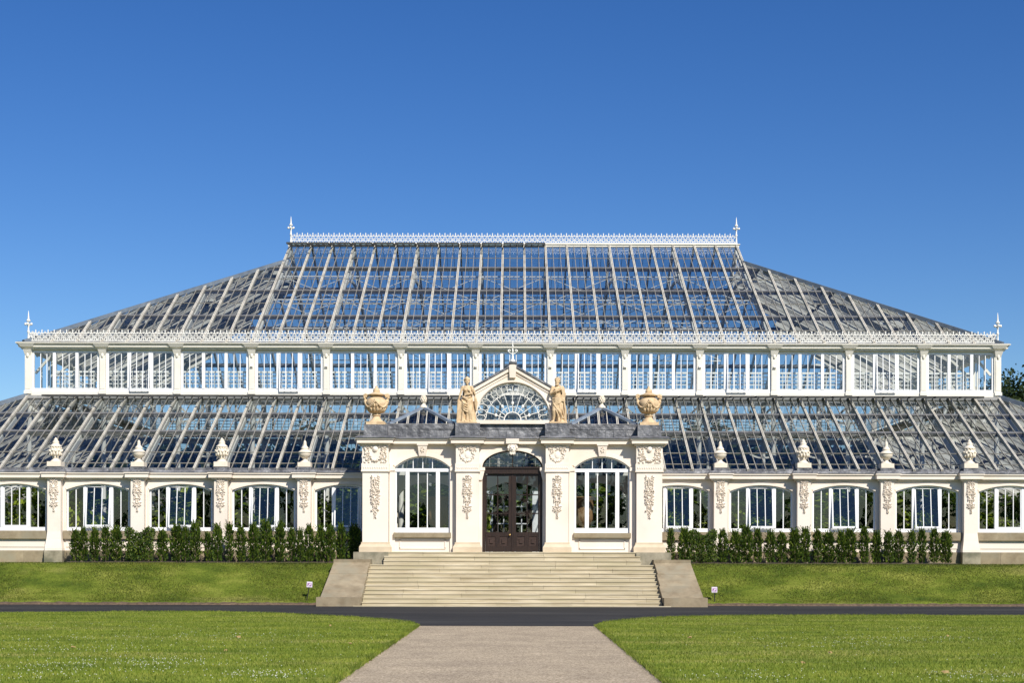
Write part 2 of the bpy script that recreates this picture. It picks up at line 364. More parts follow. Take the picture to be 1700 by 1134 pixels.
for s in (-1, 1):
    mb = MB(); n = 160; vs = []; fs = []
    for i in range(n+1):
        x = s*(7.9+(32 if i > 120 else .2)*0+ (i*.2 if i <= 120 else 24+(i-120)*3))
        for (y, z) in ((63.28, -.01), (63.36, .055), (63.6, .09), (64.0, .10)): vs.append((x, y+random.uniform(-.03, .03), z+random.uniform(-.025, .025)*(z > 0)))
    for i in range(n):
        for j in range(3): fs.append((i*4+j, i*4+j+1, (i+1)*4+j+1, (i+1)*4+j))
    mb.add(vs, fs); tag(mb.build('soil_verge', 'soil'), kind='structure')
# grassy bank up to the terrace
def fbm(x, y):
    return .5*math.sin(x*.9+1.3*math.sin(y*.7))+.3*math.sin(x*2.3+y*1.7+1)+.2*math.sin(x*4.1-y*3.1+2)
BP = [(63.66,-.01),(63.72,.125),(64.1,.24),(64.6,.52),(65.2,.92),(65.8,1.33),(66.3,1.60),(66.6,1.68),(67.0,1.70),(67.35,1.70)]
def bank_z(y):
    for (a, b), (c, d) in zip(BP, BP[1:]):
        if a <= y <= c: return b+(d-b)*(y-a)/(c-a)
    return BP[-1][1]
for s in (-1, 1):
    mb = MB(); xs = [7.0+.4*i for i in range(80)] + [40+4*i for i in range(28)]
    vs = []; fs = []
    for x in xs:
        for j, (y, z) in enumerate(BP):
            k = 0 if j in (0, len(BP)-1) else 1
            vs.append((s*x, y+k*.05*fbm(x, y*2)+(0.05*fbm(x*2, 3) if j == 0 else 0), z+k*.025*fbm(x+s*5, y)))
    n = len(BP)
    for i in range(len(xs)-1):
        for j in range(n-1): fs.append((i*n+j, i*n+j+1, (i+1)*n+j+1, (i+1)*n+j))
    mb.add(vs, fs); o = mb.build('grass_bank', 'bankg', smooth=True); tag(o, kind='structure')
    sheet('dry_turf_edge', [(s*7.2,66.7),(s*150,66.7),(s*150,67.36),(s*7.2,67.36)][::s], 1.709, 'dryg')
sheet('terrace', [(-150,67.30),(150,67.30),(150,260),(-150,260)], ZT, 'bankg')
for s in (-1, 1):
    a, b = (xD(112, 67.6), -6.6) if s < 0 else (6.6, xD(1590, 67.6))
    mb = MB(); nn = 60; vs = []; fs = []
    prof = [(67.34, 1.70), (67.55, 1.755), (68.0, 1.76), (68.6, 1.74), (69.3, 1.72)]
    for i in range(nn+1):
        x = a+(b-a)*i/nn
        for j, (y, z) in enumerate(prof): vs.append((x, y+random.uniform(-.03, .03), z+random.uniform(-.02, .02)))
    k = len(prof)
    for i in range(nn):
        for j in range(k-1): fs.append((i*k+j, i*k+j+1, (i+1)*k+j+1, (i+1)*k+j))
    mb.add(vs, fs); tag(mb.build('soil_bed', 'mulch'), kind='structure')
sheet('glasshouse_floor', [(-32.2,69.5),(32.2,69.5),(32.2,111.2),(-32.2,111.2)], ZF, 'floor')

# grass blades (uncountable)
def blades(name, mat, fn, count, hmin, hmax, w):
    rng = np.random.default_rng(5 + len(name)); pts = fn(rng, count); n = len(pts)
    a = rng.uniform(0, 2*PI, n); h = rng.uniform(hmin, hmax, n); lean = rng.normal(0, .5, (n, 2))*h[:, None]
    dx = np.cos(a)*w/2; dy = np.sin(a)*w/2
    v = np.empty((n, 3, 3)); v[:, 0] = pts + np.stack([-dx, -dy, 0*a], 1); v[:, 1] = pts + np.stack([dx, dy, 0*a], 1)
    v[:, 2] = pts + np.stack([lean[:, 0], lean[:, 1], h], 1)
    me = bpy.data.meshes.new(name); me.vertices.add(3*n); me.loops.add(3*n); me.polygons.add(n)
    me.vertices.foreach_set('co', v.ravel()); me.loops.foreach_set('vertex_index', np.arange(3*n, dtype=np.int32))
    me.polygons.foreach_set('loop_start', np.arange(0, 3*n, 3, dtype=np.int32)); me.update(calc_edges=True)
    me.materials.append(M[mat]); o = bpy.data.objects.new(name, me); COL.objects.link(o); tag(o, kind='stuff'); return o
def edge_y(x):
    E = LE if x < 0 else RE
    if x < 0:
        for (a, b), (c, d) in zip(E, E[1:]):
            if a <= x <= c: return b+(d-b)*(x-a)/(c-a+1e-9)
        return 43
    for (a, b), (c, d) in zip(E, E[1:]):
        if a <= x <= c: return b+(d-b)*(x-a)/(c-a+1e-9)
    return 43
def lawn_pts(rng, n):
    y = 22.5 + 32*rng.power(1.15, n)[:]; y = 22.5 + (y-22.5)
    x = rng.uniform(-1, 1, n)*(y*.345+.8)
    ok = (x < -2.62) | (x > 2.44)
    x, y = x[ok], y[ok]
    ey = np.array([edge_y(a) for a in x]); k = y < ey-.03
    x, y = x[k], y[k]
    return np.stack([x, y, np.full_like(x, .033)], 1)
def bank_pts(rng, n):
    x = rng.uniform(7.3, 27, n)*np.where(rng.uniform(0, 1, n) < .5, -1, 1); y = 63.68+3.3*rng.uniform(0, 1, n)
    z = np.array([bank_z(b) for b in y])
    return np.stack([x, y, z+.0], 1)
tag(blades('grass', 'blade', lawn_pts, 300000, .025, .06, .014), 'short sunlit grass blades covering the front lawns', 'grass')
def edge_pts(rng, n):
    t = rng.uniform(22.5, 43.4, n); left = rng.uniform(0, 1, n) < .5
    x = np.where(left, -2.60+rng.normal(0, .03, n), 2.42+rng.normal(0, .03, n)); k = n//3; E = LE[3:] ; pts = np.stack([x, t, np.full(n, .02)], 1)
    ex = np.concatenate([rng.uniform(-14, -2.8, k), rng.uniform(2.7, 14, k)]); ey = np.array([edge_y(a) for a in ex])+rng.normal(0, .05, 2*k)
    return np.concatenate([pts, np.stack([ex, ey, np.full(2*k, .02)], 1)])
tag(blades('grass', 'blade', edge_pts, 9000, .03, .09, .016), 'longer ragged grass fringing the lawn edges', 'grass')
tag(blades('grass', 'bankblade', bank_pts, 110000, .03, .07, .022), 'mown grass blades on the sloping bank', 'grass')
# daisies and clover heads (uncountable)
rng = np.random.default_rng(3); mb = MB()
patches = [(-8.2,25.0,2.5,.8,240),(-3.9,24.4,.9,.35,110),(-6.4,27.2,1.6,.45,170),(-10,31,3.5,.6,130),(-9.5,35.2,3.2,.7,120),(-6.5,37,2,.5,60),(3.8,24.3,1.0,.4,60),(7.5,24.3,1.3,.5,120),(9,35.5,3,.6,110),(6.5,33,1.5,.4,40),(-5,29,4,3,90),(7,29,4,3,80),(11,40,4,1,60),(-12,41,4,1,40)]
for (cx, cy, sx, sy, n) in patches:
    for i in range(n):
        x = cx+rng.normal(0, sx*.6); y = cy+rng.normal(0, sy*1.5)
        if -2.8 < x < 2.6 or y > edge_y(x)-.3 or y < 22: continue
        r = rng.uniform(.006, .012); z = .035+rng.uniform(.035, .06)
        mb.add([(x+r*math.cos(k*PI/3), y+r*math.sin(k*PI/3), z) for k in range(6)] + [(x, y-.002, z+.012)], [(k, (k+1) % 6, 6) for k in range(6)])
tag(mb.build('daisies', 'petal'), 'small white daisy and clover heads scattered in the lawn', 'flowers', kind='stuff')
rng2 = random.Random(11)
def fallen(x, y, z=.06):
    mb = MB(); r = rng2.uniform(.03, .055); a = rng2.uniform(0, 6)
    ring = [(r*(1+.4*(k % 2))*math.cos(a+k*PI/5), r*.7*(1+.4*(k % 2))*math.sin(a+k*PI/5), rng2.uniform(0, .05)) for k in range(10)]
    mb.add(ring+[(0, 0, .05)], [(k, (k+1) % 10, 10) for k in range(10)])
    o = mb.build('fallen_leaf', 'dryleaf', loc=(x, y, z)); tag(o, 'curled tan dead leaf lying on the short lawn grass', 'leaf', 'dry leaves fallen on the lawn')
for x, y in [(-8.9,31.5),(-5.6,30.5),(-3.4,33),(-9.4,27.5),(-6.3,35.8),(-4.9,42),(5.2,27.2),(6.3,30.2),(8.9,26.3),(7.1,25),(10.5,37),(4.2,36)]: fallen(x, y)

# ------------------------------------------------------------------ stone steps and cheek walls
st = empty('stone_steps', (0, 63.6, 0), 'wide pale sandstone flight of steps climbing from the road to the portico', 'steps')
jr = random.Random(4)
def step_course(x0, x1, y0, y1, z0, z1, mat='step'):
    mb = MB(); x = x0
    while x < x1-.05:
        L = min(jr.uniform(1.5, 3.2), x1-x)
        if x1-x-L < .6: L = x1-x
        dz = jr.uniform(-.004, .003); dy = jr.uniform(-.005, .005); g = .004
        mb.box(x+g, x+L-g, y0+dy, y1, z0, z1+dz-.045); mb.box(x+g, x+L-g, y0+dy-.03, y1, z1+dz-.045, z1+dz)
        x += L
    return mb
Zs = 1.66/10
step_course(-6.35, 6.35, 61.55, 62.0, -.05, .03).build('kerb_course', 'step', st)
for i in range(10):
    y0 = 62.0+.365*i
    step_course(-6.04, 6.04, y0, y0+.365+(.25 if i == 9 else .1), -.02 if i < 2 else Zs*(i-1), Zs*(i+1)).build('step', 'step', st)
for i in range(3):
    y0 = 65.55+.30*i
    step_course(-5.47, 5.47, y0, y0+(.35 if i < 2 else 1.2), 1.5+.18*i, 1.66+.183*(i+1)).build('step', 'step', st)
for s in (-1, 1):
    mb = MB()
    # front block, sloping slab in three courses, top block
    f = lambda x: s*x
    xs = sorted((f(6.08), f(7.82))); mb.box(xs[0], xs[1], 61.55, 62.35, -.02, .36)
    yA, zA, yB, zB = 62.05, .33, 65.3, 1.76
    for k in range(3):
        t0, t1 = k/3+.004, (k+1)/3-.004
        g = lambda t: (yA+(yB-yA)*t, zA+(zB-zA)*t)
        (y0, z0), (y1, z1) = g(t0), g(t1); o0 = 7.72-.17*t0; o1 = 7.72-.17*t1
        dz = [.004, -.003, .005][k]
        vs = [(f(6.07), y0, z0+dz), (f(o0), y0, z0+dz), (f(o1), y1, z1+dz), (f(6.07-.05), y1, z1+dz), (f(6.07), y0, -.02), (f(o0), y0, -.02), (f(o1), y1, -.02), (f(6.02), y1, -.02)]
        mb.add(vs, [(0,1,2,3),(0,4,5,1),(1,5,6,2),(2,6,7,3),(3,7,4,0)])
    xs = sorted((f(6.0), f(7.56))); mb.box(xs[0], xs[1], 65.26, 66.6, .5, 1.885)
    mb.build('cheek_wall', 'stone', st)

# ------------------------------------------------------------------ the glasshouse
GH = empty('glasshouse', (0, 69.35, ZT), 'long white Victorian glasshouse with hipped glass roofs and arched stucco portico', 'greenhouse')
def arc_fn(hw, zs, rise, kind='seg'):
    if kind == 'seg':
        Rr = (hw*hw+rise*rise)/(2*rise)
        return lambda d: zs + math.sqrt(max(0, Rr*Rr-d*d)) - (Rr-rise)
    return lambda d: zs + rise*math.sqrt(max(0, 1-(d/hw)**2))
def xs_arc(hw, n, kind):
    return [hw*math.sin(PI*(i/n-.5)) for i in range(n+1)] if kind != 'seg' else [hw*(2*i/n-1) for i in range(n+1)]
def arch_wall(mb, x0, x1, z0, z1, cx, hw, zb, zs, rise, yf, yb, kind='seg', n=20):
    fn = arc_fn(hw, zs, rise, kind); ds = xs_arc(hw, n, kind)
    if cx-hw-x0 > .001: mb.box(x0, cx-hw, yf, yb, z0, z1)
    if x1-cx-hw > .001: mb.box(cx+hw, x1, yf, yb, z0, z1)
    if zb-z0 > .001: mb.box(cx-hw, cx+hw, yf, yb, z0, zb)
    for a, b in zip(ds, ds[1:]):
        za, zb_ = fn(a), fn(b); xa, xb = cx+a, cx+b
        mb.quad((xa, yf, za), (xb, yf, zb_), (xb, yf, z1), (xa, yf, z1)); mb.quad((xa, yb, z1), (xb, yb, z1), (xb, yb, zb_), (xa, yb, za))
        mb.quad((xa, yf, za), (xa, yb, za), (xb, yb, zb_), (xb, yf, zb_)); mb.quad((xa, yf, z1), (xb, yf, z1), (xb, yb, z1), (xa, yb, z1))
def arch_ring(mb, cx, hw, zs, rise, w, y0, y1, kind='seg', n=20, inner=False):
    """a moulding of width w outside (or inside) the arch curve"""
    fn = arc_fn(hw, zs, rise, kind); ds = xs_arc(hw, n, kind); P = [(cx+d, fn(d)) for d in ds]
    out = []
    for i, (x, z) in enumerate(P):
        a = P[max(0, i-1)]; b = P[min(len(P)-1, i+1)]; tx, tz = b[0]-a[0], b[1]-a[1]; L = math.hypot(tx, tz); nx, nz = -tz/L, tx/L
        if inner: nx, nz = -nx, -nz
        out.append((x+nx*w, z+nz*w))
    for i in range(len(P)-1):
        mb.prism([P[i], P[i+1], out[i+1], out[i]] if not inner else [out[i], out[i+1], P[i+1], P[i]], y0, y1)
def band(mb, x0, x1, y_face, prof, yb):      # cornice: prof list of (projection, z0, z1)
    for p, z0, z1 in prof: mb.box(x0, x1, y_face-p, yb, z0, z1)

zsill, zwin, zspr, zcr, zcor, ztop = zD(893, YW), zD(883, YW), zD(815, YW), zD(805, YW), zD(799, YW), zD(781, YW)
HW = 1.42
bays = [k for k in range(-8, 9) if abs(k) >= 2]
mb = MB()
for k in bays:
    cx = k*B
    x0, x1 = cx-B/2, cx+B/2
    if k == -8: x0 = -XA
    if k == 8: x1 = XA
    arch_wall(mb, x0, x1, ZT+.55, zcor+.25, cx, HW, zwin-.08, zspr, zcr-zspr, YW, YW+.35)
for k in (-1, 0, 1):
    arch_wall(mb, k*B-B/2, k*B+B/2, ZT, zcor+.25, k*B, HW, ZT, 4.6, .75, YW+.003, YW+.35, 'ell')
mb.build('front_wall', 'stucco', GH)
for s in (-1, 1):
    mb = MB(); xa, xb = sorted((s*1.5*B, s*XA)); x = xa
    while x < xb-.05:
        L = min(random.uniform(1.1, 1.9), xb-x); mb.box(x+.004, x+L-.004, YW-.09+random.uniform(-.004, .004), YW+.3, ZT-.1, ZT+.56); x += L
    mb.build('stone_plinth', 'stone', GH)
mb = MB()
for s in (-1, 1):
    xa, xb = sorted((s*5.5, s*(XA+.15)))
    band(mb, xa, xb, YW, [(.07, zcor+.02, zcor+.10), (.20, zcor+.10, zcor+.28), (.26, zcor+.28, zcor+.35)], YW+.4)
mb.build('cornice', 'stucco', GH)
mb = MB()
for s in (-1, 1):
    xa, xb = sorted((s*5.4, s*(XA+.2))); zc = zcor+.352
    mb.taper(xa, xb, YW-.29, YW+.5, zc, xa, xb, YW-.22, YW+.5, zc+.10)
    mb.box(xa, xb, YW-.12, YW+.45, zc+.10, zc+.21)
mb.build('lead_gutter', 'lead', GH)

# pilasters with flared foot, carved drop, cornice break and lead pedestal
def drop_carving(mb, h, w, y0, seed, dep=.06):
    r = random.Random(seed)
    def flower(cx, cz, rad, n=6):
        for i in range(n): a = 2*PI*i/n+r.uniform(-.2, .2); mb.leaf(cx+rad*.55*math.cos(a), cz+rad*.55*math.sin(a), a, rad*1.1, rad*.62, dep*r.uniform(.7, 1.1), y0)
        mb.ell((cx, y0-.02, cz), (rad*.28, dep*.8, rad*.28), 7, 5)
    for c, sz in ((.92, .70), (.73, 1.0), (.60, .9), (.42, .8), (.27, .62)):
        cz = h*c; flower(0, cz, w*.27*sz+.02)
        for i in range(int(16*sz)):
            x = w*r.uniform(.08, .44)*(.5+.5*sz); z = cz+r.uniform(-.095, .095)*h; a = r.uniform(-1.3, 1.3); L = w*r.uniform(.20, .36); hh = dep*r.uniform(.6, 1.25)
            mb.leaf(x, z, a, L, w*.15, hh, y0); mb.leaf(-x+r.uniform(-.01, .01), z+r.uniform(-.015, .015), PI-a, L, w*.15, hh, y0)
        for i in range(4):
            x, z = r.uniform(.1, .4)*w*sz, cz+r.uniform(-.08, .08)*h
            for q in (-1, 1): mb.ell((q*x, y0-.01, z), (.03, dep*.8, .03), 6, 4)
    for i in range(9):
        x = r.uniform(.02, .14)*w*(.5+i/9)
        for q in (-1, 1): mb.leaf(q*x, h*(.03+.022*i), -PI/2+q*r.uniform(.1, .8), w*.26, w*.12, dep*.9, y0)
PWD = .60
def make_pilaster(x):
    mb = MB(); w = PWD/2; z0 = ZT+.56
    prof = [(w+.09, .10, 0.0), (w+.09, .10, .10), (w+.075, .085, .2), (w+.03, .035, .5), (w, 0, .85), (w, 0, zcor-z0+.04)]
    for (a, p, z), (a1, p1, z1) in zip(prof, prof[1:]):
        mb.taper(-a, a, YP-p-YP, .4, z, -a1, a1, -p1, .4, z1) if z1 > z else None
    o = mb.build('pilaster', 'stucco', GH, loc=(x, YP, z0))
    mb = MB(); zc = zcor-z0
    band(mb, -w-.10, w+.10, 0, [(.05, zc+.02, zc+.10)], .3); band(mb, -w-.22, w+.22, 0, [(.18, zc+.10, zc+.285)], .3); band(mb, -w-.26, w+.26, 0, [(.23, zc+.285, zc+.352)], .3)
    mb.build('capital', 'stucco', o, world=False)
    mb = MB(); mb.taper(-w-.28, w+.28, -.25, .5, zc+.3521, -w-.2, w+.2, -.18, .5, zc+.46); mb.box(-w-.02, w+.02, -.02, .45, zc+.46, zc+.60)
    mb.build('lead_cap', 'lead', o, world=False)
    mb = MB(); mb.box(-w-.10, w+.10, -.13, .3, -.66, 0); mb.build('foot_stone', 'greystone', o, world=False)
    mb = MB(); drop_carving(mb, 1.5, .42, 0.0, 5, .09); c = mb.build('carved_drop', 'carve', o, world=False); c.location = (0, -.002, zD(852, YP)-z0)
    return o
pil_x = [s*(k+.5)*B for k in range(2, 8) for s in (-1, 1)]
pil0 = make_pilaster(pil_x[0])
for x in pil_x[1:]: copy_tree(pil0, (x, YP, ZT+.56), GH)

# arched windows
def make_window(cx, open_deg):
    zb = zwin; fn = arc_fn(HW, zspr, zcr-zspr); y = YW+.14
    mb = MB(); fw = .075
    H = zspr-zb
    mb.box(-HW, HW, -.05, .06, 0, .16)                    # bottom rail
    for s in (-1, 1): mb.box(s*HW, s*(HW-fw), -.04, .05, .16, H+.03)
    arch_ring(mb, 0, HW, H, zcr-zspr, fw, -.04, .05, inner=True)
    for s in (-1, 1): mb.box(s*.61-.06, s*.61+.06, -.07, .06, .16, fn(.61)-zb-.06)       # mullions
    for s in (-1, 1): mb.box(s*1.01-.02, s*1.01+.02, -.02, .02, .16, fn(1.01)-zb-.05)
    o = mb.build('arched_window', 'white', GH, loc=(cx, y, zb))
    for s in (-1, 1):
        g = MB(); pts = [(s*.66, .15), (s*(HW-.05), .15)] + [(s*d, fn(d)-zb-.03) for d in (HW-.05, 1.2, 1.0, .8, .66)]
        g.quad(*[(px, .0, pz) for px, pz in (pts if s > 0 else pts[::-1])]); g.build('pane', 'wglass', o, world=False)
    # centre sash, hung from the top
    zt = fn(.6)-zb-.07; sh = MB(); a = .548; hh = zt-.16
    for s in (-1, 1): sh.box(s*a, s*(a-.055), -.03, .03, -hh+.09, -.06)
    sh.box(-a, a, -.03, .03, -hh, -hh+.09); sh.box(-a, a, -.02, .02, -.035, 0)
    for s in (-1, 1): sh.box(s*.178-.017, s*.178+.017, -.02, .02, -hh+.09, -.06)
    sh.mat(1); sh.quad((-a+.05, 0, -hh+.08), (a-.05, 0, -hh+.08), (a-.05, 0, -.05), (-a+.05, 0, -.05))
    so = sh.build('sash', ['white', 'wglass'], o, world=False); so.location = (0, -.02, zt); so.rotation_euler = (R(-open_deg), 0, 0)
    mb = MB(); arch_ring(mb, 0, HW, H, zcr-zspr, .10, -.175, -.12)
    for sx in (-1, 1): mb.box(*sorted((sx*HW, sx*(HW+.07))), -.17, -.12, .0, H)
    mb.build('surround', 'stucco', o, world=False)
    mb = MB(); mb.box(-HW, HW, -.17, -.13, ZT+.72-zb, zsill-.16-zb); mb.build('apron_panel', 'stucco', o, world=False)
    mb = MB(); mb.box(-HW-.10, HW+.10, -.30, .1, zsill-zb-.10, -.003); mb.build('sill', 'stone', o, world=False)
    return o
w0 = make_window(2*B, 6.5)
w1 = make_window(-6*B, 0)
closed = {-6, 6}
for k in bays:
    if k in (2, -6): continue
    src = w1 if k in closed else w0
    c = copy_tree(src, (k*B, YW+.14, zwin), GH)

# side and rear walls of the aisles (seen only through the glass)
mb = MB()
for s in (-1, 1):
    for i in range(11):
        yc = YW+2.0+i*3.83; 
        xa, xb = sorted((s*XA, s*(XA-.3))); mb.box(xa, xb, yc-1.95, yc-1.4, ZT, ztop); mb.box(xa, xb, yc-1.4, yc+1.88, ZT, 3.0); mb.box(xa, xb, yc-1.4, yc+1.88, 5.2, ztop)
mb.build('side_wall', 'stucco', GH)
mb = MB(); YB = 2*YR-YW
for k in range(-8, 9):
    arch_wall(mb, k*B-B/2, k*B+B/2, ZT, ztop, k*B, 1.42, 3.0, 5.0, .3, YB-.3, YB)
mb.build('rear_wall', 'stucco', GH)
mb = MB()
for k in range(-8, 9):
    for d in (-1.4, -.5, .5, 1.4): mb.box(k*B+d-.04, k*B+d+.04, YB-.2, YB-.12, 3.0, 5.2)
mb.build('rear_window_lattice', 'white', GH)

# ------------------------------------------------------------------ glass roofs
def roof(name, P, nrm, us, tmax, urange, purl, thin, glass, sub=3, bw=.034, rafter_each=True, rw=.115, rh=.13, share=None, parent=GH):
    """P(u,t)->point; us rafter positions; tmax(u); urange(t)->(u0,u1)"""
    n = Vector(nrm).normalized()
    g = MB(); g.quad(*glass); g_o = g.build(name, 'glass', parent)
    lat = MB(); step = us[1]-us[0]
    for i, u in enumerate(us[:-1] if True else us):
        for k in range(1, sub):
            uu = u+step*k/sub; tm = tmax(uu)
            if tm > .03: lat.bar(P(uu, 0), P(uu, tm), bw, .05, n, .02)
    for t in thin:
        a, b = urange(t); lat.bar(P(a, t), P(b, t), .03, .035, n, .01)
    lat.build('glazing_bars', 'bar', g_o)
    pu = MB()
    for t in purl:
        a, b = urange(t); pu.bar(P(a, t), P(b, t), .17, .20, n, -.07)
    if purl: pu.build('purlins', 'purlin', g_o)
    if rafter_each:
        first = {}
        for u in us:
            tm = round(tmax(u), 4)
            if tm < .04: continue
            if tm in first and tm == 1.0:
                src, u0 = first[tm]; c = src.copy(); COL.objects.link(c); c.parent = g_o; c.location = src.location + Vector((u-u0, 0, 0)); WLOC[c.name] = Vector((0, 0, 0)); continue
            mb = MB()
            for dx in (-.3, .3): mb.bar(Vector(P(u, -.005))+Vector((dx*rw, 0, 0)), Vector(P(u, tm))+Vector((dx*rw, 0, 0)), rw*.40, rh, n, .05)
            mb.bar(P(u, .0), P(u, tm), rw*.3, rh*.4, n, .02)
            mb.bar(P(u, .01), P(u, tm), .045, .11, n, -.07)
            o = mb.build('rafter', 'rafter', g_o); first[tm] = (o, u)
    else:
        mb = MB()
        for u in us:
            tm = tmax(u)
            if tm > .04: mb.bar(P(u, 0), P(u, tm), rw, rh, n, .05); mb.bar(P(u, .01), P(u, tm), .07, .22, n, -.12)
        mb.build('rafter_lattice', 'rafter', g_o)
    return g_o
E3 = B/3
def lerp(a, b, t): return a+(b-a)*t
# nave
XN, YN0 = XE+.15, YE-.25
Pn = lambda u, t: (u, lerp(YN0, YR, t), lerp(ZN0, ZN1, t))
Pnb = lambda u, t: (u, 2*YR-lerp(YN0, YR, t), lerp(ZN0, ZN1, t))
tn = lambda u: 1.0 if abs(u) <= XR+.02 else HIPT*(XN-abs(u))/(XN-XR)
def rn(t):
    if t > HIPT: return (-XR, XR)
    x = XN-(XN-XR)*t/HIPT; return (-x, x)
us = [B/2+E3*k for k in range(-21, 21)]
us = [u for u in us if abs(u) < XN-.2]
usn = [-XR]+[u for u in us if abs(u) < XR-.3]+[XR]
full = sorted(set([round(u, 4) for u in us if abs(abs(u)-XR) > .3]+[-XR, XR]))
gl = [Pn(-XN, 0), Pn(XN, 0), Pn(XR, HIPT), Pn(XR, 1), Pn(-XR, 1), Pn(-XR, HIPT)]
nz = (0, -(ZN1-ZN0), YR-YN0)
def regular(us_): return us_
NAVE = roof('nave_roof', Pn, nz, us, tn, rn, [.25, .5, .745], [.12, .37, .62, .853], gl)
glb = [Pnb(-XN, 0), Pnb(XN, 0), Pnb(XR, HIPT), Pnb(XR, 1), Pnb(-XR, 1), Pnb(-XR, HIPT)][::-1]
roof('rear_nave_roof', Pnb, (0, ZN1-ZN0, YR-YN0), us, tn, rn, [.25, .5, .745], [.12, .37, .62, .853], glb, bw=.02, rw=.09, rafter_each=False)
HY = YR-lerp(YN0, YR, HIPT)      # half width of the end roof top
HE = YR-YN0
for s in (-1, 1):
    Pe = lambda u, t, s=s: (s*lerp(XN, XR, t), YR+u, lerp(ZN0, lerp(ZN0, ZN1, HIPT), t))
    te = lambda u: 1.0 if abs(u) <= HY else (HE-abs(u))/(HE-HY)
    def re_(t): x = HE-(HE-HY)*t; return (-x, x)
    ue = [1.22*k for k in range(-10, 11)]
    g = [Pe(-HE, 0), Pe(HE, 0), Pe(HY, 1), Pe(-HY, 1)]
    roof('end_nave_roof', Pe, (s*(ZN1-ZN0)*HIPT, 0, XN-XR), ue, te, re_, [.31, .62, .93], [.15, .46, .78], g, rafter_each=False)
for s in (-1, 1):      # lead hips and gablets
    mb = MB()
    for (P_, sy) in ((Pn, 1), (Pnb, -1)): mb.bar(P_(s*XN, 0), P_(s*XR, HIPT), .26, .20, (0, 0, 1), .06)
    mb.build('lead_hip', 'leadblue', GH)
for s in (-1, 1):
    mb = MB()
    for f in (.25, .5, .75):
        yy = HY*(1-f); mb.bar((s*XR, YR-yy, lerp(ZN0, ZN1, HIPT)), (s*XR, YR-yy, lerp(lerp(ZN0, ZN1, HIPT), ZN1, f)), .04, .04)
    mb.bar((s*XR, YR, lerp(ZN0, ZN1, HIPT)), (s*XR, YR, ZN1), .06, .06)
    mb.build('gablet_lattice', 'iron', GH)
mb = MB(); mb.box(-XR-.15, XR+.15, YR-.14, YR+.14, ZN1-.06, ZN1+.06); mb.box(-XR-.2, XR+.2, YR-.20, YR+.20, ZN1+.06, ZN1+.10)
mb.build('ridge_beam', 'iron', GH)

# aisle roofs
YA0 = YW-.12
Pa = lambda u, t: (u, lerp(YA0, YE-.1, t), lerp(ZA0, ZA1, t))
Pab = lambda u, t: (u, 2*YR-lerp(YA0, YE-.1, t), lerp(ZA0, ZA1, t))
ta = lambda u: 1.0 if abs(u) <= XE+.1 else (XA-abs(u))/(XA-XE-.1)
def ra(t): x = XA-(XA-XE)*t; return (-x, x)
ua = [B/2+E3*k for k in range(-28, 28)]; ua = [u for u in ua if abs(u) < XA-.3]
ga = [Pa(-XA, 0), Pa(XA, 0), Pa(XE, 1), Pa(-XE, 1)]
AISLE = roof('aisle_roof', Pa, (0, -(ZA1-ZA0), YE-YA0), ua, ta, ra, [.5, .75], [.08, .22], ga, rw=.10, rh=.12)
gab = [Pab(-XA, 0), Pab(XA, 0), Pab(XE, 1), Pab(-XE, 1)][::-1]
roof('rear_aisle_roof', Pab, (0, ZA1-ZA0, YE-YA0), ua, ta, ra, [.5, .75], [.08, .22], gab, bw=.02, rw=.09, rafter_each=False)
HA, HB = YR-YA0, YR-YE+.1
for s in (-1, 1):
    Pe = lambda u, t, s=s: (s*lerp(XA, XE+.1, t), YR+u, lerp(ZA0, ZA1, t))
    te = lambda u: 1.0 if abs(u) <= HB else (HA-abs(u))/(HA-HB)
    def re2(t): x = HA-(HA-HB)*t; return (-x, x)
    ue = [1.22*k for k in range(-17, 18)]
    g = [Pe(-HA, 0), Pe(HA, 0), Pe(HB, 1), Pe(-HB, 1)]
    roof('end_aisle_roof', Pe, (s*(ZA1-ZA0), 0, XA-XE), ue, te, re2, [.5, .75], [.08, .22], g, rafter_each=False)
for s in (-1, 1):
    mb = MB(); mb.bar(Pa(s*XA, 0), Pa(s*(XE+.05), 1), .24, .20, (0, 0, 1), .06); mb.bar(Pab(s*XA, 0), Pab(s*(XE+.05), 1), .24, .20, (0, 0, 1), .06)
    mb.build('aisle_lead_hip', 'leadblue', GH)

# opened vent sashes
def vent(parent, P, t_top, L, w, tilt, x, first):
    if first: 
        c = first.copy(); COL.objects.link(c); c.parent = parent; c.location = first.location.copy(); c.location.x = x-WLOC[parent.name].x; return first
    hx, hy, hz = P(x, t_top); mb = MB(); dy, dz = -math.cos(R(tilt)), -math.sin(R(tilt))
    up = (0, math.sin(R(tilt))*-1, math.cos(R(tilt)))
    A = lambda a, b: (a, dy*b, dz*b)
    for a in (-w/2, w/2): mb.bar(A(a, 0), A(a, L), .05, .10, up)
    for a in (-w/6, w/6): mb.bar(A(a, 0), A(a, L), .03, .07, up)
    mb.bar(A(-w/2, L), A(w/2, L), .08, .10, up); mb.bar(A(-w/2, 0), A(w/2, 0), .08, .10, up); 
    mb.mat(1); mb.quad(A(-w/2, 0), A(w/2, 0), A(w/2, L), A(-w/2, L))
    return mb.build('vent_sash', ['vent', 'glass'], parent, loc=(x, hy, hz+.07))
v0 = None
for i in range(len(us)-1):
    x = (us[i]+us[i+1])/2
    if -XR+.5 < x < 2.0: v0 = vent(NAVE, Pn, .985, 1.95, E3-.14, 7.5, x, v0)
v1 = None
for i in range(len(ua)-1):
    x = (ua[i]+ua[i+1])/2
    if abs(x) < XE-1.3: v1 = vent(AISLE, Pa, .985, 1.9, E3-.14, 5.0, x, v1)
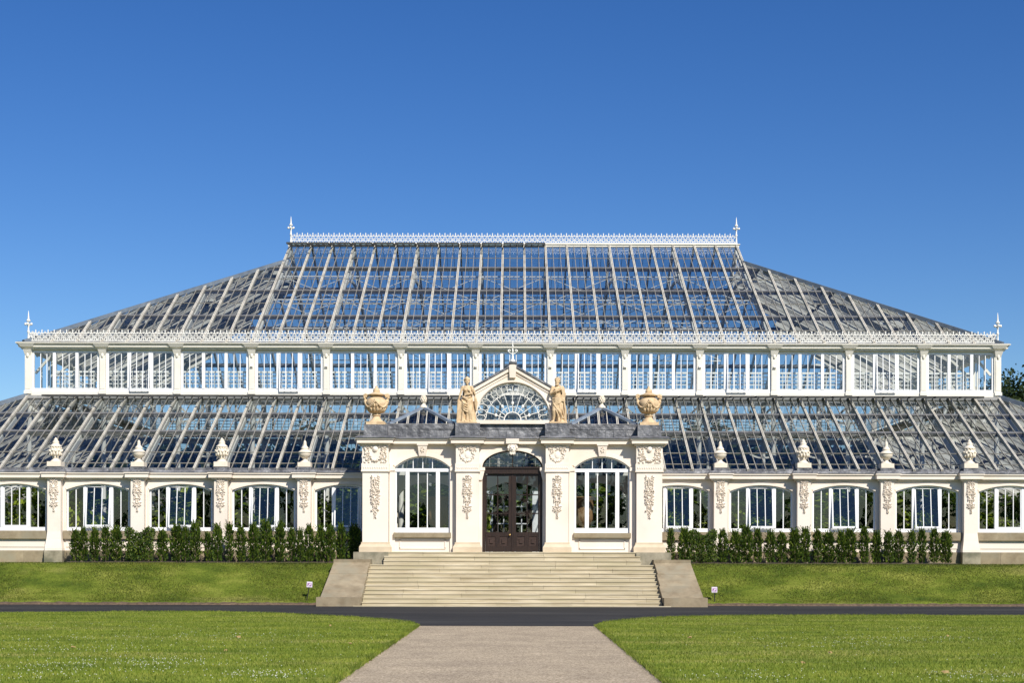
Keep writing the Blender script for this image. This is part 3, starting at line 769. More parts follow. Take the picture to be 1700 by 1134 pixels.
mb = MB(); mb.box(-XE-.15, XE+.15, YE-.30, YE+.05, ZA1-.10, ZA1+.05); mb.build('lead_apron', 'apron', GH)

# ------------------------------------------------------------------ clerestory
zc0, zc1 = zD(656, YE), zD(582, YE)       # foot and head
gsill = zD(652, YE)
mb = MB(); mb.box(-XE, XE, YE-.12, YE+.15, zc0-.15, gsill); mb.box(-XE, XE, YE-.02, YE+.15, zc1-.12, zc1+.1); mb.build('clerestory_sill', 'iron', GH)
mb = MB()
ZC = zc1
mb.box(-XE-.32, XE+.32, YE-.22, YE+.2, ZC, ZC+.09); mb.box(-XE-.42, XE+.42, YE-.34, YE+.2, ZC+.09, ZC+.17)
mb.taper(-XE-.42, XE+.42, YE-.34, YE+.2, ZC+.17, -XE-.52, XE+.52, YE-.46, YE+.2, ZC+.27); mb.box(-XE-.53, XE+.53, YE-.47, YE+.2, ZC+.27, ZC+.31)
mb.build('eaves_cornice', 'iron', GH)
mb = MB(); mb.box(-XE-.5, XE+.5, YE-.36, YE-.2, ZC+.312, ZC+.36); mb.build('eaves_flashing', 'lead', GH)
# columns
mb = MB(); cw = .145; hc = ZC-zc0
mb.box(-cw, cw, -.10, .12, .16, hc-.28); mb.box(-cw-.035, cw+.035, -.15, .12, 0, .16); mb.box(-cw+.03, cw-.03, -.115, -.10, .25, hc-.5)
col0 = mb.build('column', 'iron', GH, loc=(.5*B, YE-.06, zc0))
mb = MB(); mb.taper(-cw, cw, -.12, .1, hc-.28, -cw-.06, cw+.06, -.24, .1, hc-.02); mb.ell((0, -.13, hc-.30), (.07, .05, .12), 8, 6); mb.build('capital', 'iron', col0, world=False)
mb = MB()
mb.taper(-.30, .30, -.30, .0, hc+.088, -.42, .42, -.425, .0, hc+.275); mb.build('gutter_block', 'iron', col0, world=False)
for k in range(-7, 7):
    if k == 0: continue
    x = (k+.5)*B
    if abs(x) > XE: x = math.copysign(XE-.02, x)
    copy_tree(col0, (x, YE-.06, zc0), GH)
# windows: one frame of three lights for each bay
def make_cl(x, opened):
    mb = MB(); hw = B/2-.16; h = ZC-.1-gsill; y = YE
    mb.box(-hw, hw, -.05, .06, 0, .17); mb.box(-hw, hw, -.05, .06, h-.07, h)
    for s in (-1, 1): mb.box(s*hw, s*(hw-.13), -.05, .06, .17, h-.07); mb.box(s*.565-.075, s*.565+.075, -.075, .06, .17, h-.07)
    for c in (-1, 1):
        cx = c*(.64+hw-.13)/2; wd = hw-.13-.64
        for j in (-1, 1): mb.box(cx+j*wd/6-.018, cx+j*wd/6+.018, -.02, .02, .17, h-.07)
    o = mb.build('clerestory_window', 'white', GH, loc=(x, y, gsill))
    for c in (-1, 1):
        g = MB(); a, b = sorted((c*.64, c*(hw-.13))); g.quad((a, 0, .17), (b, 0, .17), (b, 0, h-.07), (a, 0, h-.07)); g.build('pane', 'wglass', o, world=False)
    sh = MB(); a = .485; hh = h-.08 if opened else h-.07-.17
    if opened:
        sh.box(-a, a, -.03, .03, -hh, -hh+.10)
        for s in (-1, 1): sh.box(s*a, s*(a-.05), -.03, .03, -hh+.10, 0)
    for s in (-1, 1): sh.box(s*a/3-.018, s*a/3+.018, -.02, .02, -hh+(.1 if opened else 0), 0)
    sh.mat(1); sh.quad((-a, 0, -hh), (a, 0, -hh), (a, 0, 0), (-a, 0, 0))
    so = sh.build('sash', ['white', 'wglass'], o, world=False); so.location = (0, -.10 if opened else 0, h-.07); so.rotation_euler = (R(-3.5) if opened else 0, 0, 0)
    return o
clA = make_cl(0, False); clB = make_cl(-5*B, True)
opened = {-5, -3, -1, 1, 3, 5, -6+2, 4}
opened = {-5, -3, -1, 1, 3, 5}
for k in range(-6, 7):
    if k in (0, -5): continue
    copy_tree(clB if k in opened else clA, (k*B, YE, gsill), GH)
# end and rear clerestory
mb = MB(); YE2 = 2*YR-YE
for s in (-1, 1):
    for k in range(8):
        y = YE+k*(YE2-YE)/7; mb.box(*sorted((s*XE, s*(XE-.2))), y-.13, y+.13, zc0, ZC+.2)
    for k in range(21):
        y = YE+(k+.5)*(YE2-YE)/21; mb.box(*sorted((s*(XE-.03), s*(XE-.11))), y-.03, y+.03, zc0, ZC)
    mb.box(*sorted((s*XE, s*(XE-.15))), YE+.2, YE2, zc0-.1, zc0+.3); mb.box(*sorted((s*(XE+.3), s*(XE-.15))), YE+.2, YE2, ZC, ZC+.3)
for k in range(-6, 8): mb.box((k-.5)*B-.15, (k-.5)*B+.15, YE2-.1, YE2+.15, zc0, ZC+.2)
for k in range(-19, 20):
    mb.box(k*E3-.07, k*E3+.07, YE2-.04, YE2+.04, zc0, ZC)
    for j in (-1, 1): mb.box(k*E3+j*E3/3-.02, k*E3+j*E3/3+.02, YE2-.02, YE2+.02, zc0, ZC) if False else None
mb.box(-XE, XE, YE2-.1, YE2+.1, zc0-.1, zc0+.3); mb.box(-XE, XE, YE2-.1, YE2+.4, ZC, ZC+.3)
mb.build('rear_clerestory', 'iron', GH)

# ------------------------------------------------------------------ interior ironwork
mb = MB(); cp = MB()
for k in range(-7, 7):
    x = (k+.5)*B
    if abs(x) > XE: x = math.copysign(XE-.05, x)
    for y in (YE+.1, YE2-.1):
        mb.tube((x, y, ZF), (x, y, zc0), .13, .12, 10); mb.box(x-.2, x+.2, y-.2, y+.2, 6.1, 6.3); mb.box(x-.2, x+.2, y-.2, y+.2, ZF, ZF+.5)
for k in range(1, 7):
    y = YE+(YE2-YE)*k/7
    for s in (-1, 1): mb.tube((s*(XE-.1), y, ZF), (s*(XE-.1), y, zc0), .13, .12, 8)
mb.build('inner_columns', 'iron', GH, smooth=False)
mb = MB()
for y in (YE+.1, YE2-.1):
    mb.box(-XE, XE, y-.12, y+.12, 9.62, 9.98)
    for k in range(-6, 7):
        for s in (-1, 1):
            pts = [(k*B+s*(B/2-.1-1.15*math.sin(a)), y, 8.75+.9*(1-math.cos(a))*1.0) for a in [PI/2*i/6 for i in range(7)]]
            for p, q in zip(pts, pts[1:]): mb.bar(p, q, .12, .12, (0, 1, 0))
            mb.bar((k*B+s*(B/2-.1), y, 9.5), (k*B+s*(B/2-.55), y, 9.1), .1, .1, (0, 1, 0))
mb.build('arcade_brackets', 'iron', GH)
mb = MB()       # gallery floor and balustrade
for (y0, y1, yr) in ((YE+.2, YE+1.25, YE+1.2), (YE2-1.25, YE2-.2, YE2-1.2)):
    mb.box(-XE+.2, XE-.2, y0, y1, zc0-.12, zc0-.02)
for s in (-1, 1): mb.box(*sorted((s*(XE-.2), s*(XE-1.25))), YE+1.26, YE2-1.26, zc0-.12, zc0-.02)
mb.build('gallery_floor', 'bar', GH)
mb = MB(); zr = 11.31
for yr in (YE+.48, YE2-.48):
    for z, w in ((zr, .085), (zr-.20, .05), (zr-.40, .04), (zr-.60, .04), (zr-.80, .04), (zr-1.0, .05)): mb.box(-XE+1.2, XE-1.2, yr-w/2, yr+w/2, z-w/2, z+w/2)
    n = 190
    for i in range(n+1):
        x = -XE+1.2+(2*XE-2.4)*i/n; mb.box(x-.016, x+.016, yr-.016, yr+.016, zr-1.12, zr)
for s in (-1, 1):
    for z, w in ((zr, .06), (zr-.16, .03), (zr-.6, .025), (zr-1.02, .03)): mb.box(s*(XE-1.2)-w/2, s*(XE-1.2)+w/2, YE+1.2, YE2-1.2, z-w/2, z+w/2)
    for i in range(100):
        y = YE+1.2+(YE2-YE-2.4)*i/100; mb.box(s*(XE-1.2)-.012, s*(XE-1.2)+.012, y-.012, y+.012, zr-1.1, zr)
mb.build('gallery_balustrade', 'crest', GH)
mb = MB()       # nave trusses
for k in range(-4, 4):
    x = (k+.5)*B
    for P_ in (Pn, Pnb):
        a = Vector(P_(x, .02)); b = Vector(P_(x, 1)); d = Vector((0, 0, -.42)); mb.bar(a+d, b+d, .14, .16)
        inn = []
        for i in range(13):
            t = i/12; p = Vector(P_(x, t)); inn.append(Vector((x, p.y, lerp(ZN0-1.2, ZN1-2.3, math.sin(t*PI/2)**.9))))
        for p, q in zip(inn, inn[1:]): mb.bar(p, q, .11, .13)
        for i in range(1, 12):
            p = Vector(P_(x, i/12))+d; mb.bar(inn[i], p, .045, .045)
            if i < 11: mb.bar(inn[i], Vector(P_(x, (i+1)/12))+d, .035, .035)
for k in list(range(-7, -4))+list(range(4, 7)):
    x = math.copysign(min(abs((k+.5)*B), XE-.3), k+.5)
    for P_ in (Pn, Pnb):
        tm = tn(x)
        if tm > .06: mb.bar(Vector(P_(x, .02))+Vector((0, 0, -.35)), Vector(P_(x, tm))+Vector((0, 0, -.35)), .14, .26)
mb.build('roof_trusses', 'iron', GH)
mb = MB()       # cross bracing between the trusses
for t in (.5, .745):
    for P_ in (Pn, Pnb):
        for k in range(-3, 4):
            x0, x1 = (k-.5)*B, (k+.5)*B; a = Vector(P_(0, t)); y, z = a.y, a.z-.5
            mb.bar((x0, y, z), (x1, y, z-1.5), .035, .035); mb.bar((x0, y, z-1.5), (x1, y, z), .035, .035)
            mb.bar((x0, y, z-1.55), (x1, y, z-1.55), .05, .06)
            mb.bar((x0, y, z), (x1, y, z), .05, .06)
mb.build('cross_bracing', 'crest', GH)
mb = MB()       # ribs under the hipped ends and in the aisles
for s in (-1, 1):
    for j in range(-4, 5):
        y = YR+j*2.9; e = 1.0 if abs(j*2.9) <= HY else (HE-abs(j*2.9))/(HE-HY)
        p = Vector((s*XN, y, ZN0-.35)); q = Vector((s*lerp(XN, XR, e), y, lerp(ZN0, lerp(ZN0, ZN1, HIPT), e)-.35)); mb.bar(p, q, .14, .28)
        p2 = [Vector((s*lerp(XN, XR, e*i/8), y, lerp(ZN0-1.3, lerp(ZN0, ZN1, HIPT*e)-.9, math.sin(PI/2*i/8)))) for i in range(9)]
        for a, b in zip(p2, p2[1:]): mb.bar(a, b, .10, .12)
for k in range(-8, 8):
    x = (k+.5)*B
    for P_ in (Pa, Pab):
        tm = ta(x)
        if tm > .1: mb.bar(Vector(P_(x, .0))+Vector((0, 0, -.32)), Vector(P_(x, tm))+Vector((0, 0, -.32)), .12, .24)
        for i in range(6):
            a0, a1 = PI/2*i/6, PI/2*(i+1)/6
            f = lambda a: Vector((x, (YW+.4+2.4*(1-math.cos(a))) if P_ is Pa else 2*YR-(YW+.4+2.4*(1-math.cos(a))), 4.6+2.2*math.sin(a)))
            if abs(x) < XE: mb.bar(f(a0), f(a1), .08, .10)
for s in (-1, 1):
    for j in range(-6, 7):
        y = YR+j*2.9; e = 1.0 if abs(j*2.9) <= HB else (HA-abs(j*2.9))/(HA-HB); mb.bar((s*XA, y, ZA0-.3), (s*lerp(XA, XE+.1, e), y, lerp(ZA0, ZA1, e)-.3), .12, .24)
mb.build('roof_ribs', 'iron', GH)

# ------------------------------------------------------------------ cresting and finials
def cresting(name, x0, x1, y, z, h, unit, axis='x'):
    mb = MB(); L = x1-x0; n = round(L/unit); u = L/n; r = .45*h
    A = (lambda a, zz: (x0+a, y, z+zz)) if axis == 'x' else (lambda a, zz: (y, x0+a, z+zz))
    upv = (0, 1, 0) if axis == 'x' else (1, 0, 0)
    mb.bar(A(0, .02), A(L, .02), .05, .05, upv); mb.bar(A(0, h*.93), A(L, h*.93), .035, .035, upv)
    for i in range(n):
        a = u*i
        mb.bar(A(a, .03), A(a+u, h*.93), .026, .036, upv); mb.bar(A(a+u, .03), A(a, h*.93), .026, .036, upv)
        mb.bar(A(a+u/2, -.05), A(a+u/2, h*.5), .03, .034, upv)
        for k in range(6):
            t0, t1 = PI*2*k/6, PI*2*(k+1)/6; c = (a, h*.47); q = u*.27
            mb.bar(A(max(0, c[0]+q*math.cos(t0)), c[1]+q*math.sin(t0)), A(max(0, c[0]+q*math.cos(t1)), c[1]+q*math.sin(t1)), .028, .03, upv)
        # low bud between, tall spike over
        mb.bar(A(a+u/2, h*.9), A(a+u/2, h*1.12), .035, .03, upv); mb.bar(A(a+u/2-.045, h*1.10), A(a+u/2+.045, h*1.10), .03, .03, upv)
        if i: mb.bar(A(a, h*.9), A(a, h*1.34), .040, .034, upv); mb.bar(A(a-.03, h*1.2), A(a+.03, h*1.2), .03, .03, upv)
    return mb.build(name, 'crest', GH)
cresting('eaves_cresting', -XE+.08, XE-.08, YE-.10, zD(570, YE)+.06, .42, .308)
cresting('ridge_cresting', -XR+.05, XR-.05, YR, ZN1+.14, .45, .310)
for s in (-1, 1): cresting('end_cresting', YE+.1, YE2-.1, s*(XE-.05), zD(570, YE)+.06, .42, .308, 'y')
def finial(x, y, z, h):
    s = h/1.62; mb = MB()
    prof = [(.085, 0), (.085, .06), (.05, .10), (.045, .50), (.075, .54), (.075, .57), (.042, .60), (.04, .80), (.055, .85), (.035, .9), (.034, 1.02), (.05, 1.06), (.12, 1.10), (.10, 1.13), (.055, 1.17), (.045, 1.22), (.03, 1.4), (.006, 1.62)]
    mb.lathe([(r*s, zz*s) for r, zz in prof], n=10)
    for a in range(4):
        c, sn = math.cos(a*PI/2+.0), math.sin(a*PI/2)
        mb.bar((0, 0, .92*s), (.13*c*s, .13*sn*s, .95*s), .03*s, .04*s); mb.ell((.15*c*s, .15*sn*s, .94*s), (.065*s, .065*s, .075*s), 8, 6)
    return mb.build('roof_finial', 'crest', GH, loc=(x, y, z), smooth=True)
for s in (-1, 1):
    finial(s*(XE-.02), YE-.10, zD(571, YE), 1.60)
    finial(s*XR, YR, zD(405.5, YR), 1.62)

# ------------------------------------------------------------------ the portico
def zP(y): return zD(y, PF)
c0, c2, c3, cpar = zP(738), zP(730.5), zP(726), zP(702.5)
SW = 3.90; SH = 1.19
swb, sws, swr = zD(885, PW), zD(776, PW), zD(758, PW)-zD(776, PW)
DH, dzs, dzr = 1.31, zD(776.5, PW), .74
mb = MB()
for s in (-1, 1):
    arch_wall(mb, *sorted((s*2.3, s*5.5)), ZF, c0+.02, s*SW, SH, swb-.01, sws, swr, PW, PW+.3)
arch_wall(mb, -1.6, 1.6, ZF, c0+.02, 0, DH, ZF, dzs, dzr, PW, PW+.3, 'ell', 28)
for s in (-1, 1):
    mb.box(*sorted((s*6.12, s*6.45)), PF+.5, YW, ZT, c0+.02)
mb.build('portico_wall', 'stucco', GH)
mb = MB()
for s in (-1, 1):
    arch_ring(mb, s*SW, SH, sws, swr, .13, PW-.05, PW+.02); arch_ring(mb, s*SW, SH, sws, swr, .06, PW-.08, PW+.02)
    for j in (-1, 1):
        mb.box(*sorted((s*SW+j*SH, s*SW+j*(SH+.25))), PW-.07, PW+.02, ZF+.0, sws-.14); mb.box(*sorted((s*SW+j*(SH-.0), s*SW+j*(SH+.29))), PW-.11, PW+.02, sws-.14, sws-.0)
        mb.box(*sorted((s*SW+j*(SH+.0), s*SW+j*(SH+.28))), PW-.12, PW+.02, sws-.17, sws-.14)
    for (a, b, zz0, zz1) in ((-1.0, 1.0, zP(897.5), zP(896)), (-1.0, 1.0, zP(911.5), zP(910))): mb.box(s*SW+a, s*SW+b, PW-.035, PW+.01, zz0-.02, zz1)
    for j in (-1, 1): mb.box(*sorted((s*SW+j*1.0, s*SW+j*.96)), PW-.035, PW+.01, zP(911.5), zP(896))
arch_ring(mb, 0, DH, dzs, dzr, .19, PW-.06, PW+.02, 'ell', 28); arch_ring(mb, 0, DH, dzs, dzr, .09, PW-.10, PW+.02, 'ell', 28)
for j in (-1, 1):
    mb.box(*sorted((j*(DH-.12), j*1.47)), PW-.10, PW+.28, dzs-.14, dzs-.0); mb.taper(*sorted((j*(DH+.0), j*1.46)), PW-.08, PW+.2, dzs-.55, *sorted((j*(DH-.10), j*1.46)), PW-.08, PW+.2, dzs-.14)
mb.build('portico_moulding', 'stucco', GH)
zk0, zk1 = zP(757), zP(737)
for s in (-1, 1):
    mb = MB(); mb.taper(s*SW-.15, s*SW+.15, PW-.17, PW, zk0, s*SW-.21, s*SW+.21, PW-.22, PW, zk1-.06); mb.box(s*SW-.24, s*SW+.24, PW-.25, PW, zk1-.06, zk1)
    for i in range(10): mb.leaf(s*SW+.05*math.cos(i*1.1), zk0+.28+.1*math.sin(i*1.1), i*1.1, .13, .07, .06, PW-.19)
    mb.build('keystone', 'stucco', GH)
mb = MB(); mb.taper(-.12, .12, PW-.24, PW, zP(752), -.22, .22, PW-.30, PW, zk1)
kc = MB(); kz = zP(745)
kc.ell((0, PW-.30, kz), (.15, .12, .19), 12, 9); kc.ell((0, PW-.43, kz-.02), (.03, .05, .05), 8, 6)
for j in (-1, 1): kc.ell((j*.06, PW-.41, kz+.05), (.035, .03, .02), 8, 5); kc.ell((j*.17, PW-.26, kz+.03), (.06, .07, .14), 8, 6)
for i in range(14): a = PI*(i/13); kc.ell((.19*math.cos(a), PW-.30, kz+.16*math.sin(a)+.03), (.05, .07, .05), 7, 5)
for i in range(5): kc.ell((-.10+.05*i, PW-.33, kz-.2-.02*(i % 2)), (.03, .05, .07), 7, 5)
mb.build('keystone', 'stucco', GH); kc.build('keystone_mask', 'carve', GH, smooth=True)

def wreath(mb, w, h, y0, seed, dep):
    r = random.Random(seed)
    for i in range(26):
        a = 2*PI*i/26; cx, cz = .34*w*math.cos(a), .34*h*math.sin(a)-.03*h
        [mb.leaf(cx+r.uniform(-.06, .06)*w, cz+r.uniform(-.05, .05)*h, a+PI/2+r.uniform(-1, 1), w*.17, w*.085, dep*r.uniform(.7, 1.2), y0) for _ in range(2)]
    mb.ell((0, y0, -.03*h), (.15*w, dep*.6, .19*h), 10, 7)
    for j in (-1, 1):
        for i in range(22): mb.leaf(j*w*r.uniform(.22, .48), h*r.uniform(.12, .48), r.uniform(0, PI), w*.16, w*.075, dep*r.uniform(.7, 1.2), y0)
        mb.leaf(j*.16*w, .42*h, j*-.4, w*.3, w*.12, dep*1.1, y0)
    mb.leaf(0, .34*h, PI/2, h*.22, w*.2, dep*1.2, y0)
def festoon(mb, w, h, y0, seed, dep):
    r = random.Random(seed)
    mb.ell((0, y0-.02, .30*h), (.12*w, dep, .17*h), 10, 8); mb.ell((0, y0-.07, .28*h), (.03*w, dep*.6, .05*h), 6, 5)
    for j in (-1, 1):
        for i in range(60): mb.leaf(j*w*r.uniform(.26, .49), h*r.uniform(-.47, .47), r.uniform(0, PI), w*.14, w*.065, dep*r.uniform(.7, 1.1), y0)
        for i in range(6): mb.ell((j*w*r.uniform(.33, .46), y0, h*r.uniform(-.45, .42)), (.05*w, dep*.8, .05*w), 7, 5)
        mb.leaf(j*.17*w, .40*h, j*.5, w*.22, w*.1, dep, y0)
    for i in range(26):
        a = PI+PI*i/25; cx, cz = .27*w*math.cos(a), .10*h+.46*h*math.sin(a)
        [mb.leaf(cx+r.uniform(-.03, .03), cz+r.uniform(-.05, .05), a+PI/2+r.uniform(-1, 1), w*.15, w*.075, dep*r.uniform(.8, 1.2), y0) for _ in range(2)]
        if i % 3 == 0: mb.ell((cx, y0, cz), (.045*w, dep*.9, .045*w), 7, 5)
def make_portico_pilaster(x, w, outer, seed):
    hw = w/2; z0 = ZF+.01; Z = lambda y: zP(y)-z0
    mb = MB(); mb.box(-hw, hw, 0, .6, Z(901), Z(783)+.001)
    mb.box(-hw-.045, hw+.045, -.05, .6, Z(783), Z(770)); mb.box(-hw-.06, hw+.06, -.07, .6, Z(783)-.02, Z(783)+.03)
    mb.box(-hw-.012, hw+.012, -.02, .6, Z(770), Z(738)+.02)
    for i in range(11):
        cx = -hw+.06+(w-.12)*i/10; mb.lathe([(.045, 0), (.045, .02), (.02, .025)], (0, 0, 0), 8) if False else mb.ell((cx, -.05, Z(777)), (.036, .025, .06), 7, 5)
    o = mb.build('portico_pilaster', 'stucco', GH, loc=(x, PF, z0))
    mb = MB()
    mb.box(-hw-.05, hw+.05, -.04, .6, Z(904), Z(901)); mb.taper(-hw-.13, hw+.13, -.14, .6, Z(909), -hw-.05, hw+.05, -.05, .6, Z(904)); mb.box(-hw-.13, hw+.13, -.14, .6, -.01, Z(909))
    mb.build('base', 'buff', o, world=False)
    if outer:
        j = 1 if x > 0 else -1
        mb = MB(); mb.box(*sorted((-j*(hw+.05), j*(hw+.33))), -.55, .7, -.62, -.012); mb.build('pedestal', 'greystone', o, world=False)
    mb = MB(); band(mb, -hw-.08, hw+.08, 0, [(.10, c0-.04-z0, c0+.03-z0)], .5); band(mb, -hw-.22, hw+.22, 0, [(.24, c0+.03-z0, c2-z0)], .5); band(mb, -hw-.28, hw+.28, 0, [(.30, c2-z0, c2+.06-z0)], .5)
    mb.build('capital', 'stucco', o, world=False)
    mb = MB()
    if outer: festoon(mb, w*.88, Z(740)-Z(770), -.02, seed, .095)
    else: wreath(mb, w*.80, Z(740)-Z(770), -.02, seed, .07)
    mb_o = mb.build('carved_panel', 'carve', o, world=False); mb_o.location = (0, -.002, (Z(740)+Z(770))/2)
    mb = MB(); drop_carving(mb, Z(790)-Z(862), .44, 0.0, seed+3, .10); d = mb.build('carved_drop', 'carve', o, world=False); d.location = (0, -.002, Z(862))
    return o
for x, w, outer, sd in ((-5.92, 1.11, True, 1), (-1.94, .98, False, 2), (1.94, .98, False, 2), (5.92, 1.11, True, 1)): make_portico_pilaster(x, w, outer, sd)
mb = MB()
segs = ((-5.36, -2.43), (-1.45, 1.45), (2.43, 5.36))
for a, b in segs: band(mb, a, b, PW, [(.08, c0-.04, c0+.03), (.24, c0+.03, c2), (.30, c2, c2+.06)], PW+.35)
for s in (-1, 1): mb.box(*sorted((s*6.40, s*6.72)), PF+.45, YW, c0+.03, c2+.06)
mb.box(-.28, .28, PW-.40, PW+.2, c0+.03, c2+.055)
mb.build('portico_cornice', 'stucco', GH)
mb = MB(); zl = c2+.062
mb.taper(-6.78, 6.78, PW-.36, PW+.5, zl, -6.6, 6.6, PW-.1, PW+.5, c3+.02)
for x, w in ((-5.92, 1.11), (-1.94, .98), (1.94, .98), (5.92, 1.11)):
    mb.taper(x-w/2-.32, x+w/2+.32, PF-.36, PW+.5, zl+.003, x-w/2-.2, x+w/2+.2, PF-.15, PW+.5, c3+.04)
for a, b in ((-5.36, -2.5), (-1.5, 1.5), (2.5, 5.36)): mb.box(a-.1, b+.1, PW+.10, PW+.4, c3-.02, cpar+.0)
for x, w in ((-5.92, 1.02), (-1.94, 1.06), (1.94, 1.06), (5.92, 1.02)): mb.box(x-w/2, x+w/2, PF+.02, PW+.5, c3, cpar-.003-(.07 if abs(x) > 3 else 0))
for a, b in ((-5.3, -2.5), (-1.4, 1.4), (2.5, 5.3)):
    n = 7
    for i in range(1, n): xx = a+(b-a)*i/n+random.uniform(-.1, .1); mb.box(xx-.014, xx+.014, PW+.078, PW+.11, c3, c3+(cpar-c3)*.62)
    mb.box(a, b, PW+.075, PW+.11, c3+(cpar-c3)*.62, c3+(cpar-c3)*.68)
mb.build('lead_parapet', 'lead', GH)
mb = MB()
for s in (-1, 1):
    mb.box(*sorted((s*1.75, s*2.45)), PW+.4, 71.4, 7.1, 7.2); mb.box(*sorted((s*5.4, s*6.5)), PW+.4, 71.4, 7.1, 7.2)
mb.build('portico_roof_deck', 'lead', GH)

# side windows of the portico
def make_portico_window(x):
    fn = arc_fn(SH, sws, swr); zb = swb; y = PW+.12; mb = MB(); H = lambda yy: zD(yy, PW+.1)-zb
    mb.box(-SH, SH, -.07, .07, 0, H(877)); mb.box(-SH, SH, -.09, .07, H(784), H(778.5))
    for s in (-1, 1):
        mb.box(s*SH, s*(SH-.06), -.05, .06, H(877), H(784)); mb.box(s*.66-.085, s*.66+.085, -.08, .06, H(877), H(784))
        mb.box(s*.20-.02, s*.20+.02, -.02, .02, H(877), H(784))
    mb.box(-.018, .018, -.02, .02, H(778.5), fn(0)-zb-.04)
    for s in (-1, 1): mb.box(s*.42-.016, s*.42+.016, -.02, .02, H(778.5), fn(.42)-zb-.04)
    arch_ring(mb, 0, SH, sws-zb, swr, .06, -.05, .05, inner=True)
    o = mb.build('portico_window', 'white', GH, loc=(x, y, zb))
    g = MB(); g.quad((-SH, 0, H(877)), (SH, 0, H(877)), (SH, 0, H(784)), (-SH, 0, H(784))); g.build('pane', 'wglass', o, world=False)
    g = MB(); g.quad((-SH+.03, 0, H(778.5)), (SH-.03, 0, H(778.5)), *[(d, 0, fn(d)-zb-.02) for d in (1.16, .8, .4, 0, -.4, -.8, -1.16)]); g.build('fanlight', 'wglass', o, world=False)
    mb = MB(); mb.box(-SH-.05, SH+.05, -.32, .1, zD(893, PW-.2)-zb, -.004); mb.build('sill', 'stone', o, world=False)
    return o
pw0 = make_portico_window(-SW); copy_tree(pw0, (SW, PW+.12, swb), GH)

# entrance doors
dy = PW+.18; Zd = lambda y: zD(y, dy)
mb = MB()
for s in (-1, 1): mb.box(*sorted((s*1.31, s*1.17)), dy-.12, dy+.12, ZF+.01, Zd(787.5))
mb.box(-1.31, 1.31, dy-.12, dy+.12, Zd(787.5), Zd(776.5)); mb.box(-1.29, 1.29, dy-.17, dy-.12, Zd(778.5), Zd(775.5)); mb.box(-1.29, 1.29, dy-.16, dy-.12, Zd(787), Zd(785.5))
arch_ring(mb, 0, 1.31, dzs, dzr, .05, dy-.08, dy+.06, 'ell', 24, inner=True)
mb.box(-.018, .018, dy-.03, dy+.02, Zd(776), dzs+dzr-.03)
door = mb.build('entrance_door', 'wood', GH, loc=None)
def leaf_door(s):
    mb = MB(); a, b = .035, 1.165; z0 = ZF+.03; zt = Zd(788.5); y0, y1 = dy-.06, dy+.05
    X = lambda u: s*u
    def bx(u0, u1, za, zb_, d0=0, d1=0): mb.box(*sorted((X(u0), X(u1))), y0+d0, y1+d1, za, zb_)
    bx(a, a+.13, z0, zt); bx(b-.05, b, z0, zt); bx(a+.13, b-.05, zt-.06, zt); bx(a+.13, b-.05, Zd(891), Zd(884)); bx(a+.13, b-.05, z0, Zd(908.5)); bx(a+.13, b-.05, Zd(908.5), Zd(907))
    m_ = (a+.13+b-.05)/2; zg0, zg1 = Zd(884), zt-.06
    bx(m_-.022, m_+.022, zg0, zg1, .02, -.02); bx(m_-.05, m_+.05, Zd(907), Zd(891))
    for k in (1, 2): z = zg0+(zg1-zg0)*k/3; mb.box(*sorted((X(a+.13), X(b-.05))), y0+.02, y1-.02, z-.022, z+.022)
    for u0, u1 in ((a+.13, m_-.05), (m_+.05, b-.05)):
        for sgn in (1, -1): bx(u0 if sgn > 0 else u1-.05, u0+.05 if sgn > 0 else u1, Zd(907), Zd(891))
        mb.mat(2); u0 += .05; u1 -= .05; za, zb_ = Zd(906), Zd(892)
        if s > 0: mb.taper(X(u0+.09), X(u1-.09), y0-.015, y1, za+.09, X(u0+.09), X(u1-.09), y0-.015, y1, zb_-.09)
        else: mb.taper(X(u1-.09), X(u0+.09), y0-.015, y1, za+.09, X(u1-.09), X(u0+.09), y0-.015, y1, zb_-.09)
        mb.box(*sorted((X(u0), X(u1))), y0+.03, y1-.02, za-.03, zb_+.03)
        mb.mat(0)
    mb.mat(1); mb.quad((X(a+.1), dy, zg0-.02), (X(b-.03), dy, zg0-.02), (X(b-.03), dy, zg1+.02), (X(a+.1), dy, zg1+.02))
    return mb.build('door_leaf', ['wood', 'wglass', 'panelwood'], door)
leaf_door(-1); leaf_door(1)
mb = MB(); mb.box(-.035, .035, dy-.09, dy-.05, ZF+.03, Zd(788.5)); mb.build('centre_stile', 'wood', door)
mb = MB(); mb.ell((-.11, dy-.14, Zd(888.5)), (.045, .045, .045), 10, 8); mb.tube((-.11, dy-.11, Zd(888.5)), (-.11, dy-.06, Zd(888.5)), .018); mb.build('door_knob', 'brass', door, smooth=True)
g = MB(); fn = arc_fn(1.28, dzs, dzr, 'ell'); g.quad((-1.28, dy, dzs), (1.28, dy, dzs), *[(1.28*math.cos(PI*i/16), dy, dzs+dzr*math.sin(PI*i/16)) for i in range(1, 16)]); g.build('fanlight', 'wglass', door)

